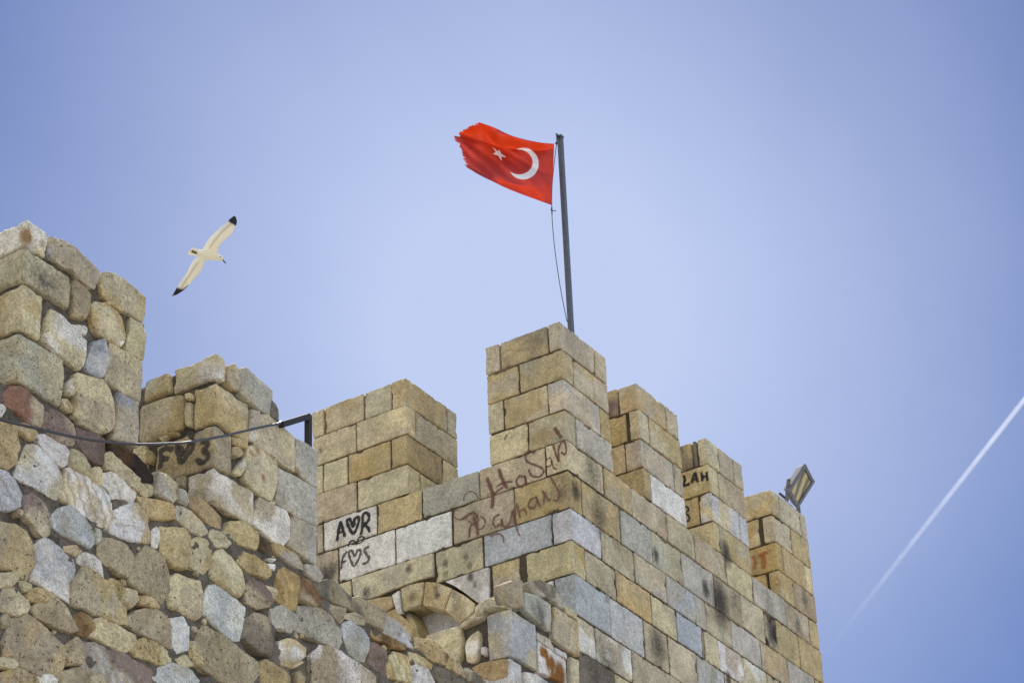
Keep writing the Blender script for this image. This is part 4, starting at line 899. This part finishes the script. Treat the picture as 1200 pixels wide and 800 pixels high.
def cp(x, y, dd=0.): return CAM + ray(x, y)*(D_f+dd)
pul = join([tube([cp(652.3, 168, -.03), cp(652.3, 168, .03)], .018, 14), tube([topp-xv*.08, cp(652.5, 166)], .005, 6)])
mesh_obj('pulley', *pul, steel, pole)
ropeM = plain('dark_rope', (.06,.055,.05), .9, 0, .2, 60)
rope = smooth_line([cp(652.5,166,-.02), cp(649.6,190,-.03), cp(647.2,215,-.03), cp(646.6,240,-.04), cp(647.4,262,-.05), cp(650.5,295,-.05), cp(655.5,330,-.06), cp(660,355,-.08), cp(664.5,377,-.1)], 6)
mesh_obj('halyard', *tube(rope, .0045, 6), ropeM, pole, True)
mesh_obj('knot', *join([tube(smooth_line([cp(645,246,-.06), cp(648,247,-.05), cp(652,247,-.05)], 4), .005, 6), tube([cp(646.6,243,-.04), cp(646.9,252,-.045)], [.009, .006], 8)]), ropeM, pole, True)

# ================================================================== FLAG
def bez(P, t):  # catmull through points, t in 0..1
    L_ = smooth_line(P, 16); s = np.concatenate([[0], np.cumsum(np.linalg.norm(np.diff(L_, axis=0), axis=1))]); s /= s[-1]
    return np.column_stack([np.interp(t, s, L_[:,0]), np.interp(t, s, L_[:,1])])
NU, NV = 260, 170
tu = np.linspace(0, 1, NU); tv = np.linspace(0, 1, NV)
Tp = bez([(649.5,168.5),(635,167.3),(615,163.5),(597,158),(580,150),(568,145.5),(561,143.3)], tu)
Bt = bez([(646.5,240.5),(630,234.5),(610,227.2),(590,219),(570,208.5),(556,198)], tu)
Lf = bez([(561,143.3),(553,147),(544,151.5),(533,159.5),(536,169),(540,178),(545,190),(547.5,196.5),(556,198)], tv)
Rt = bez([(649.5,168.5),(648.6,190),(647.3,215),(646.5,240.5)], tv)
G = np.zeros((NU, NV, 2))
for i, u in enumerate(tu):
    for j, v in enumerate(tv):
        G[i, j] = (1-v)*Tp[i]+v*Bt[i] + (1-u)*Rt[j]+u*Lf[j] - ((1-u)*(1-v)*Rt[0]+(1-u)*v*Rt[-1]+u*(1-v)*Lf[0]+u*v*Lf[-1])
rag = np.random.default_rng(5)
_k = np.sort(rag.choice(np.arange(1, NV-1), 70, replace=False)); frz = np.interp(np.arange(NV), np.r_[0, _k, NV-1], np.r_[0, rag.gamma(1.2, .9, 70)*rag.choice([-1, 1, .3], 70), 0])
def sstep_(x, a, b): t = np.clip((x-a)/(b-a), 0, 1); return t*t*(3-2*t)
U_, V_ = np.meshgrid(tu, tv, indexing='ij')
fr = (np.clip((U_-.955)/.045, 0, 1)**1.3)*frz[None, :]*(.35+.65*sstep_(V_, .1, .45))
G[..., 0] += fr*2.0; G[..., 1] += fr*.8
# depth (metres away from the viewer): top edge rolls toward the viewer, belly falls back, soft diagonal folds
def sstep(x, a, b): t = np.clip((x-a)/(b-a), 0, 1); return t*t*(3-2*t)
band = .08 + .30*U_**.8
dz = -.36*(1-sstep(V_, 0, band))*(.15+.85*sstep(U_, 0, .5))
dz -= .54*np.clip(V_-band, 0, .60)*sstep(U_, -.2, .35)
dz += .26*sstep(V_, .80, 1.02)*sstep(.85-U_, 0, .35)*sstep(U_, 0, .25)
dz += .030*np.sin(V_*11-U_*7)*sstep(U_, 0, .4) + .016*np.sin(V_*23+U_*19+2)*sstep(U_, .1, .5) + .03*np.exp(-((V_-.55+.5*U_)/.05)**2)*sstep(U_, 0, .2)
dz += .035*np.sin(U_*9+V_*5)*U_ + .018*np.sin(U_*17-V_*9+1)*sstep(U_, .05, .3) + .008*np.sin(U_*33+V_*14)
dz += .02*np.sin(V_*16+U_*3)*(1-U_)*sstep(U_, 0, .15)
gx, gy = G[..., 0].ravel(), G[..., 1].ravel()
DF = D_f - .04
dirs = (gx-600)[:, None]/FPX*R - (gy-400)[:, None]/FPX*U + F
# keep the wave amplitude from shifting the outline: push along each point's own sight direction
th_ = math.radians(38); fn = np.array([math.sin(th_), math.cos(th_), 0.])       # the flag hangs in an upright plane through the hoist
P0 = CAM + ray(648, 200)*DF
tt_ = ((P0-CAM)@fn)/(dirs@fn)
Vf = CAM + dirs*(tt_ + dz.ravel())[:, None]
idx = np.arange(NU*NV).reshape(NU, NV); Ff = np.stack([idx[:-1,:-1], idx[1:,:-1], idx[1:,1:], idx[:-1,1:]], -1).reshape(-1, 4)
# torn fly edge: drop some cells
keep = np.ones((NU-1, NV-1), bool)
for j in range(NV-1):
    cut = int(max(0, 2.2*abs(frz[j]) + 3.0*max(0, frz[(j*7) % NV])));  keep[NU-1-cut:, j] = False if cut else True
    if cut == 0: keep[:, j] = True
Ff = Ff[keep.ravel()]
# crescent and star in the cloth's own coordinates (shaped to the stretched cloth)
def ell(cx, cy, a, b, th):
    c_, s_ = math.cos(th), math.sin(th); x = (gx-cx)*c_+(gy-cy)*s_; y = -(gx-cx)*s_+(gy-cy)*c_
    return (np.sqrt((x/a)**2+(y/b)**2)-1)*min(a, b)
dout = ell(613.2, 191.8, 18.0, 18.6, 0); din = ell(607.6, 189.8, 16.6, 14.6, .15)
cr = np.clip(.5-dout*1.6, 0, 1)*np.clip(.5+din*1.6, 0, 1)
star = []
for k, (sx, sy) in enumerate([(576.6,171.3),(585.3,177.0),(591.8,180.8-1.5),(0,0)]): pass
tips = [(577.0,171.8),(586.2,176.2),(594.0,184.6),(587.6,188.9),(578.0,180.4)]
tips = [(576.8,172.0),(585.6,175.8),(593.6,184.6),(588.0,189.2),(577.6,180.6)]
tips[3] = (588.0,188.8)
cxs, cys = 584.6, 180.2
inn = []
for k in range(5):
    a_, b_ = tips[k], tips[(k+1) % 5]; mx_, my_ = (a_[0]+b_[0])/2, (a_[1]+b_[1])/2; inn.append((cxs+(mx_-cxs)*.50, cys+(my_-cys)*.50))
sp_ = []
for k in range(5): sp_ += [tips[k], inn[k]]
pa = np.array(sp_); ins = np.zeros(len(gx), bool); j = 9
for i in range(10):
    xi, yi = pa[i]; xj, yj = pa[j]
    ins ^= ((yi > gy) != (yj > gy)) & (gx < (xj-xi)*(gy-yi)/(yj-yi+1e-12)+xi); j = i
mask = np.maximum(cr, ins.astype(float))
hem = np.clip(1-np.minimum(V_, 1-V_).ravel()/.012, 0, 1)
redc = np.array([.27, .007, .013]); colf = redc*(1-mask[:, None]) + np.array([.74,.74,.76])*mask[:, None]
colf = colf*(1-.75*hem[:, None])
fb = Bag(); fb.add(Vf, Ff.tolist(), np.column_stack([colf, mask]), np.column_stack([hem, U_.ravel(), V_.ravel(), np.ones(len(gx))]))
fm = bpy.data.materials.new('flag_cloth'); fm.use_nodes = True; nt = fm.node_tree; nt.nodes.clear(); L = nt.links.new
o = N(nt, 'ShaderNodeOutputMaterial'); a = N(nt, 'ShaderNodeAttribute', attribute_name='Col'); df = N(nt, 'ShaderNodeBsdfDiffuse'); tl = N(nt, 'ShaderNodeBsdfTranslucent'); mx = N(nt, 'ShaderNodeMixShader'); mx.inputs[0].default_value = .22
hs = N(nt, 'ShaderNodeMix', data_type='RGBA', blend_type='MIX'); hs.inputs[6].default_value = (1., .075, .010, 1); L(a.outputs['Alpha'], hs.inputs[0]); L(a.outputs['Color'], hs.inputs[7])
L(a.outputs['Color'], df.inputs[0]); L(hs.outputs[2], tl.inputs[0]); L(df.outputs[0], mx.inputs[1]); L(tl.outputs[0], mx.inputs[2])
gl = N(nt, 'ShaderNodeBsdfGlossy'); gl.inputs['Roughness'].default_value = .55; m2_ = N(nt, 'ShaderNodeMixShader'); m2_.inputs[0].default_value = .05; L(mx.outputs[0], m2_.inputs[1]); L(gl.outputs[0], m2_.inputs[2]); L(m2_.outputs[0], o.inputs[0])
g_ = N(nt, 'ShaderNodeTexCoord'); nn_ = N(nt, 'ShaderNodeTexNoise'); nn_.inputs['Scale'].default_value = 9; nn_.inputs['Detail'].default_value = 4; L(g_.outputs['Object'], nn_.inputs[0]); bp = N(nt, 'ShaderNodeBump'); bp.inputs['Strength'].default_value = .5; bp.inputs['Distance'].default_value = .03; L(nn_.outputs[0], bp.inputs['Height'])
for s_ in (df, tl): L(bp.outputs[0], s_.inputs['Normal'])
flag = fb.build('flag', fm); tag(flag, 'red flag with white crescent and star, frayed, flying from the pole', 'flag')
# hoist cord
# ================================================================== FLOODLIGHT
Xl = 24.70
Pc = hit(925, 577, 1, Y0+.42)
DL = (Pc-CAM) @ F; mpp = DL/FPX
def cam_off(x, y, z): return x*R + y*U - z*F
def lp(x, y, z=0.): return CAM + ray(890+x/10, 530+y/10)*DL - z*F     # ZoomE pixel, z towards the viewer (m)
s_ = np.array([12,-20,-17.]); l_ = np.array([-21,-29,19.])
s_ /= np.linalg.norm(s_); l_ = l_ - (l_@s_)*s_; l_ /= np.linalg.norm(l_); n_ = np.cross(l_, s_)
e = lambda v: cam_off(*v)
sW, lW, nW = e(s_), e(l_), e(n_)
Ls, Ll = 31*mpp, 42*mpp
Cc = lp(478, 392, 0)
grey = plain('grey_cast_aluminium', (.16,.16,.18), .5, .4, .15, 25); dark = plain('dark_steel', (.06,.06,.07), .5, .6, .15, 30)
fl = thing('floodlight', hit(923, 590, 1, Y0+.4), 'grey rectangular floodlight on a bracket on the last battlement', 'floodlight')
dpt = .095
# housing: tapered box behind the frame
def frus(c, hs_, hl_, n0, n1, k1, r=.006):
    bm = bmesh.new(); vs_ = []
    for nn, kk_ in ((n0, 1), (n1, k1)):
        for a_, b_ in ((-1,-1),(1,-1),(1,1),(-1,1)): vs_.append(bm.verts.new(tuple(c + sW*hs_*kk_*a_ + lW*hl_*kk_*b_ + nW*nn)))
    for f_ in ((3,2,1,0),(4,5,6,7),(0,1,5,4),(1,2,6,5),(2,3,7,6),(3,0,4,7)): bm.faces.new([vs_[i] for i in f_])
    bmesh.ops.bevel(bm, geom=bm.edges[:], offset=r, segments=2, affect='EDGES', profile=.6)
    V = [np.array(v.co) for v in bm.verts]; Fc = [[v.index for v in f.verts] for f in bm.faces]; bm.free(); return V, Fc
mesh_obj('housing', *frus(Cc, Ls/2, Ll/2, 0, -dpt, .8), grey, fl)
fw = .045
fr_ = []
for sgn in (-1, 1):
    fr_.append(bevel_box(Cc+sW*sgn*(Ls/2-fw/2+.004)+nW*.012, [sW, lW, nW], (fw/2, Ll/2+.006, .014), .004))
    fr_.append(bevel_box(Cc+lW*sgn*(Ll/2-fw/2+.004)+nW*.0115, [sW, lW, nW], (Ls/2-fw-.001, fw/2, .0135), .004))
mesh_obj('frame', *join(fr_), grey, fl)
gm_ = bpy.data.materials.new('lamp_glass'); gm_.use_nodes = True; b = gm_.node_tree.nodes['Principled BSDF']; nt = gm_.node_tree
b.inputs['Roughness'].default_value = .12; b.inputs['Metallic'].default_value = .25
g_ = N(nt, 'ShaderNodeTexCoord'); wv = N(nt, 'ShaderNodeTexWave'); wv.inputs['Scale'].default_value = 2.2; wv.inputs['Distortion'].default_value = 4; cr_ = N(nt, 'ShaderNodeValToRGB'); cr_.color_ramp.elements[0].color = (.13,.13,.09,1); cr_.color_ramp.elements[1].color = (.55,.48,.28,1)  # wavy bands imitate a reflection, painted into the glass colour
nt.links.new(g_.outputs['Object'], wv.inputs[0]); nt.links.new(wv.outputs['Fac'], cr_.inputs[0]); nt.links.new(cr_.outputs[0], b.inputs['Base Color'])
mesh_obj('glass', *bevel_box(Cc+nW*.006, [sW, lW, nW], (Ls/2-fw, Ll/2-fw, .004), .001), gm_, fl)
# reflector border inside the glass
mesh_obj('driver_box', *bevel_box(Cc-nW*(dpt+.03)-lW*.0, [sW, lW, nW], (.05, .07, .035), .005), grey, fl)
pv = Cc - nW*.05 - sW*(Ls/2+.012)
pv2 = Cc - nW*.05 + sW*(Ls/2+.012)
ft = lp(300, 545, .0); 
def bar(a_, b_, w_, t_, wdir):
    a_, b_ = np.asarray(a_), np.asarray(b_); d_ = b_-a_; Lb = np.linalg.norm(d_); d_ = d_/Lb; x_ = wdir-(wdir@d_)*d_; x_ /= np.linalg.norm(x_); y_ = np.cross(d_, x_)
    return bevel_box((a_+b_)/2, [x_, y_, d_], (w_/2, t_/2, Lb/2), .002)
a1 = lp(328, 305, .16); a2 = lp(308, 560, .12); c1 = lp(455, 560, -.12); c2 = lp(475, 720, -.12)
mesh_obj('bracket', *join([bar(a1, a2, .052, .008, R), bar(c1, c2, .05, .01, R), bar(a2+U*.0, c2, .05, .008, F)]), grey, fl)
mesh_obj('knob', *tube([a1-F*.0, a1-F*.035], .017, 16), grey, fl, True)
mesh_obj('foot', *bar(lp(225,470,.05), lp(330,560,.05), .03, .03, U), dark, fl)

# ================================================================== CABLE AND ITS BRACKET
Bp = hit(361.2, 521, 1, YW+.06); zt2 = z_at(Bp[0], Bp[1], 487.5)
Bt_ = np.array([Bp[0], Bp[1], zt2]); Ea = hit(329.5, 497.5, 1, YW-.05)
bkm = plain('rusty_dark_steel', (.022,.019,.021), .8, 0, .3, 30)
brk = thing('cable_bracket', Bp, 'dark angled steel bracket on the broken battlement, holding the cable', 'bracket')
mesh_obj('post', *bevel_box((Bp+Bt_)/2-np.array([0,0,.02]), ax3, (.021, .021, (zt2-Bp[2])/2+.03), .003), bkm, brk)
mesh_obj('arm', *bar(Bt_+np.array([0,-.0,-.002])+(Bt_-Ea)/np.linalg.norm(Bt_-Ea)*.0, Ea, .044, .044, np.array([0,0,1.])), bkm, brk)
cpts = [hit(x, y, 1, YW-.13) for x, y in [(-260,420),(-150,450),(-60,474),(0,491.5),(20,496.5),(48,503),(88,512),(128,518),(162,520.3),(200,519.5),(220,518),(260,511),(290,504),(312,499)]]
cpts += [hit(326, 496.3, 1, YW-.09), hit(330, 494, 1, YW-.06)]
cab = mesh_obj('power_cable', *tube(smooth_line(cpts, 5), .0095, 10), plain('black_cable', (.035,.032,.035), .35, 0, .1, 20), None, True)
tag(cab, 'black cable sagging across the rubble wall to the steel bracket', 'cable')

# ================================================================== SEAGULL
DB = 32.; mb = DB/FPX
def gp(x, y, z=0.): return np.array([(190+x/6.67-237)*mb, -(240+y/6.67-300)*mb, z])      # body frame: right, up, towards viewer
ctr = CAM + ray(237, 300)*DB
def bw(v): return ctr + v[0]*R + v[1]*U - v[2]*F
bmg = bmesh.new()
def loft(secs):
    rings = []
    for ring in secs: rings.append([bmg.verts.new(tuple(p)) for p in ring])
    n = len(rings[0])
    for a_, b_ in zip(rings[:-1], rings[1:]):
        for k in range(n): bmg.faces.new((a_[k], a_[(k+1) % n], b_[(k+1) % n], b_[k]))
    bmg.faces.new(rings[0][::-1]); bmg.faces.new(rings[-1])
def wing(le, te, zs, th):
    secs = []
    for a_, b_, z_, t_ in zip(le, te, zs, th):
        A_, B_ = gp(*a_), gp(*b_); A_, B_ = A_+(A_-B_)*.07, B_+(B_-A_)*.09; ring = []
        for k in range(16):
            ph = 2*math.pi*k/16; cx_ = .5-.5*math.cos(ph); yy = math.sin(ph)*max(t_*(1-cx_*.6), .0065)
            p = A_+(B_-A_)*cx_; ring.append(p + np.array([0, 0, z_ + yy - .02*cx_]))
        secs.append(ring)
    loft(secs)
wing([(400,410),(432,385),(437,345),(452,314),(488,277),(522,252),(545,228),(566,190),(580,162),(587,130),(578,98)],
     [(300,380),(330,342),(350,305),(372,272),(405,238),(438,208),(470,176),(505,148),(530,118),(548,100),(566,84)],
     [0,.02,.05,.08,.10,.10,.09,.07,.05,.03,.01], [.03,.026,.022,.018,.014,.011,.009,.007,.006,.005,.004])
wing([(380,400),(332,440),(322,480),(308,512),(288,540),(262,570),(235,602),(210,630),(168,670),(120,700),(90,714)],
     [(300,380),(278,406),(255,430),(236,458),(224,492),(208,528),(180,566),(150,602),(122,644),(98,680),(74,714)],
     [0,.02,.05,.08,.10,.10,.09,.07,.05,.03,.01], [.03,.026,.022,.018,.014,.011,.009,.007,.006,.005,.004])
ax_pts = [(236,366),(262,372),(300,380),(340,388),(380,398),(415,404),(438,410),(455,419),(468,427),(474,431)]
rw = [.012,.032,.047,.056,.058,.050,.040,.036,.028,.010]
P3 = [gp(*p, z=.01) for p in ax_pts]; secs = []
for i, p in enumerate(P3):
    t_ = P3[min(i+1, len(P3)-1)]-P3[max(i-1, 0)]; t_ /= np.linalg.norm(t_); a_ = np.cross(t_, [0,0,1.]); a_ /= np.linalg.norm(a_)
    secs.append([p + rw[i]*(math.cos(2*math.pi*k/16)*a_ + 1.0*math.sin(2*math.pi*k/16)*np.array([0,0,1.])) for k in range(16)])
loft(secs)
wing([(290,352),(262,342),(238,337),(226,346)], [(290,402),(262,398),(238,394),(200,386)], [.0,0,0,0], [.02,.012,.007,.004])   # tail fan
wing([(226,346),(212,362)], [(238,394),(195,384)], [0,0], [.007,.004])
bk = [gp(472,428,.01), gp(482,440,.01), gp(492,450,.008), gp(500,460,0)]
secs = []
for p, r_ in zip(bk, [.014,.010,.009,.004]):
    t_ = np.array([.6,-.75,0]); a_ = np.array([.75,.6,0]); secs.append([p + r_*(math.cos(2*math.pi*k/10)*a_ + math.sin(2*math.pi*k/10)*np.array([0,0,1.])) for k in range(10)])
loft(secs)
me = bpy.data.meshes.new('tmp'); bmg.to_mesh(me); bmg.free(); to = bpy.data.objects.new('tmp', me); C.objects.link(to)
md = to.modifiers.new('r', 'REMESH'); md.mode = 'VOXEL'; md.voxel_size = .0045
s2 = to.modifiers.new('s', 'SMOOTH'); s2.iterations = 2; s2.factor = .4
dg = bpy.context.evaluated_depsgraph_get(); ev = to.evaluated_get(dg).to_mesh()
Vb = np.array([v.co[:] for v in ev.vertices]); Fb = [tuple(p.vertices) for p in ev.polygons]
bpy.data.objects.remove(to)
zx = (Vb[:,0]/mb+237-190)*6.67; zy = (-Vb[:,1]/mb+300-240)*6.67
cb = np.tile(np.array([.84,.81,.68]), (len(Vb), 1))
def blend(mask_, col_):
    global cb
    cb = cb*(1-mask_[:, None]) + np.array(col_)*mask_[:, None]
def segd(a_, b_):
    a_, b_ = np.array(a_, float), np.array(b_, float); p = np.column_stack([zx, zy]); ab = b_-a_; t_ = np.clip(((p-a_)@ab)/(ab@ab), 0, 1); return np.linalg.norm(p-(a_+t_[:, None]*ab), axis=1)
up = zy < 345; lw_ = zy > 440
# secondary feathers: pale and slightly barred near the trailing edge; leading half warm cream
te1 = segd((330,342),(438,208)); te2 = segd((438,208),(566,84)); tem = np.minimum(te1, te2)
be1 = segd((278,406),(224,492)); be2 = segd((224,492),(74,714)); bem = np.minimum(be1, be2)
tr_ = np.minimum(tem, bem); dist_root = np.minimum(segd((330,342),(335,343)), segd((278,406),(280,408)))
blend(np.clip(1-np.abs(tr_-30)/14, 0, 1)*.55*(dist_root > 40), [.42,.38,.30])
blend(np.clip(1-tr_/22, 0, 1)*.75, [.85,.85,.86])
bars = (np.sin(dist_root*.42)*.5+.5)*np.clip((dist_root-150)/60, 0, 1)*np.clip(1-tr_/38, 0, 1); blend(bars*.35, [.45,.42,.38])
blend(np.clip((zx-zy*0.0 - 505)/25, 0, 1)*np.clip((150-zy+ (zx-540)*.6)/14, 0, 1)*(zy < 175), [.03,.028,.03])
blend(np.clip(1-segd((580,110),(582,150))/10, 0, 1)*1., [.03,.028,.03])
blend(np.clip((zy-640 + (zx-120)*-.35)/16, 0, 1)*lw_*np.clip((zy-600)/20,0,1), [.03,.028,.03])
blend(np.clip(1-segd((150,672),(214,632))/9, 0, 1), [.06,.055,.05])
blend(np.clip(1-segd((583,86),(585,88))/12, 0, 1), [.85,.85,.85]); blend(np.clip(1-segd((92,712),(96,714))/12, 0, 1), [.85,.85,.85])
blend(np.clip(1.6-segd((238,364),(268,376))/9, 0, 1), [.10,.07,.02])
blend(np.clip((zx-474)/4, 0, 1)*(zy > 425)*(zy < 480), [.10,.10,.09])
blend(np.clip(1.5-segd((458,408),(459,409))/4, 0, 1), [.03,.03,.03])
Vw = np.array([bw(v) for v in Vb])
gb = Bag(); gb.add(Vw, Fb, np.column_stack([np.clip(cb, 0, 1), np.ones(len(cb))]), np.zeros((len(cb), 4)))
gmt = bpy.data.materials.new('gull_plumage'); gmt.use_nodes = True; nt = gmt.node_tree; b = nt.nodes['Principled BSDF']; b.inputs['Roughness'].default_value = .8; a = N(nt, 'ShaderNodeAttribute', attribute_name='Col'); nt.links.new(a.outputs['Color'], b.inputs['Base Color'])
tl = N(nt, 'ShaderNodeBsdfTranslucent'); nt.links.new(a.outputs['Color'], tl.inputs[0]); mx = N(nt, 'ShaderNodeMixShader'); mx.inputs[0].default_value = .33; nt.links.new(b.outputs[0], mx.inputs[1]); nt.links.new(tl.outputs[0], mx.inputs[2]); nt.links.new(mx.outputs[0], nt.nodes['Material Output'].inputs[0])
gull = gb.build('seagull', gmt); tag(gull, 'white seagull with black wing tips gliding above the left battlements', 'seagull')
gull.data.transform(Matrix.Translation(-Vector(tuple(ctr)))); gull.location = tuple(ctr)

# ================================================================== CONTRAIL
HZ = 9000.
def hp(x, y): d = ray(x, y); return CAM + d*(HZ-CAM[2])/d[2]
ends = [hp(1260, 392), hp(940, 800)]
n_ = 60; cpt = [ends[0] + (ends[1]-ends[0])*k/(n_-1) for k in range(n_)]
rad_ = [ (3.6-0.0*k/n_)*((p-CAM)@F)/FPX for k, p in enumerate(cpt)]
tv_, tf_ = tube(cpt, rad_, 16)
rngc = np.random.default_rng(2)
cmesh = mesh_obj('contrail', tv_, tf_, None or bpy.data.materials.new('contrail_ice'), None, True)
cm = cmesh.data.materials[0]; cm.use_nodes = True; nt = cm.node_tree; nt.nodes.clear(); L = nt.links.new
ca = cmesh.data.color_attributes.new('Col', 'FLOAT_COLOR', 'POINT')
arr = np.ones((len(tv_), 4)); 
for i in range(n_):
    arr[i*16:(i+1)*16, 3] = i/(n_-1)
ca.data.foreach_set('color', arr.astype(np.float32).ravel())
o = N(nt, 'ShaderNodeOutputMaterial'); a = N(nt, 'ShaderNodeAttribute', attribute_name='Col'); df = N(nt, 'ShaderNodeEmission')
df = N(nt, 'ShaderNodeBsdfTranslucent'); df.inputs[0].default_value = (.95,.96,1,1); dd = N(nt, 'ShaderNodeBsdfDiffuse'); dd.inputs[0].default_value = (.95,.96,1,1); ms_ = N(nt, 'ShaderNodeMixShader'); L(df.outputs[0], ms_.inputs[1]); L(dd.outputs[0], ms_.inputs[2])
lwt = N(nt, 'ShaderNodeLayerWeight'); lwt.inputs[0].default_value = .5; inv = N(nt, 'ShaderNodeMath', operation='SUBTRACT'); inv.inputs[0].default_value = 1; L(lwt.outputs['Facing'], inv.inputs[1]); pw = N(nt, 'ShaderNodeMath', operation='POWER'); pw.inputs[1].default_value = 1.6; L(inv.outputs[0], pw.inputs[0])
g_ = N(nt, 'ShaderNodeTexCoord'); nn_ = N(nt, 'ShaderNodeTexNoise'); nn_.inputs['Scale'].default_value = .006; nn_.inputs['Detail'].default_value = 5; L(g_.outputs['Object'], nn_.inputs[0])
r1 = N(nt, 'ShaderNodeMapRange'); r1.inputs['From Min'].default_value = .3; r1.inputs['From Max'].default_value = .7; r1.inputs['To Min'].default_value = .55; r1.inputs['To Max'].default_value = 1; L(nn_.outputs[0], r1.inputs[0])
r2 = N(nt, 'ShaderNodeMapRange', interpolation_type='SMOOTHSTEP'); r2.inputs['From Min'].default_value = .05; r2.inputs['From Max'].default_value = .93; r2.inputs['To Min'].default_value = .62; r2.inputs['To Max'].default_value = 0; L(a.outputs['Alpha'], r2.inputs[0])
m1_ = N(nt, 'ShaderNodeMath', operation='MULTIPLY'); L(pw.outputs[0], m1_.inputs[0]); L(r1.outputs[0], m1_.inputs[1]); m3_ = N(nt, 'ShaderNodeMath', operation='MULTIPLY'); L(m1_.outputs[0], m3_.inputs[0]); L(r2.outputs[0], m3_.inputs[1])
tr = N(nt, 'ShaderNodeBsdfTransparent'); mx = N(nt, 'ShaderNodeMixShader'); L(m3_.outputs[0], mx.inputs[0]); L(tr.outputs[0], mx.inputs[1]); L(ms_.outputs[0], mx.inputs[2]); L(mx.outputs[0], o.inputs[0])
tag(cmesh, 'thin white aircraft contrail slanting across the blue sky at right', 'contrail')
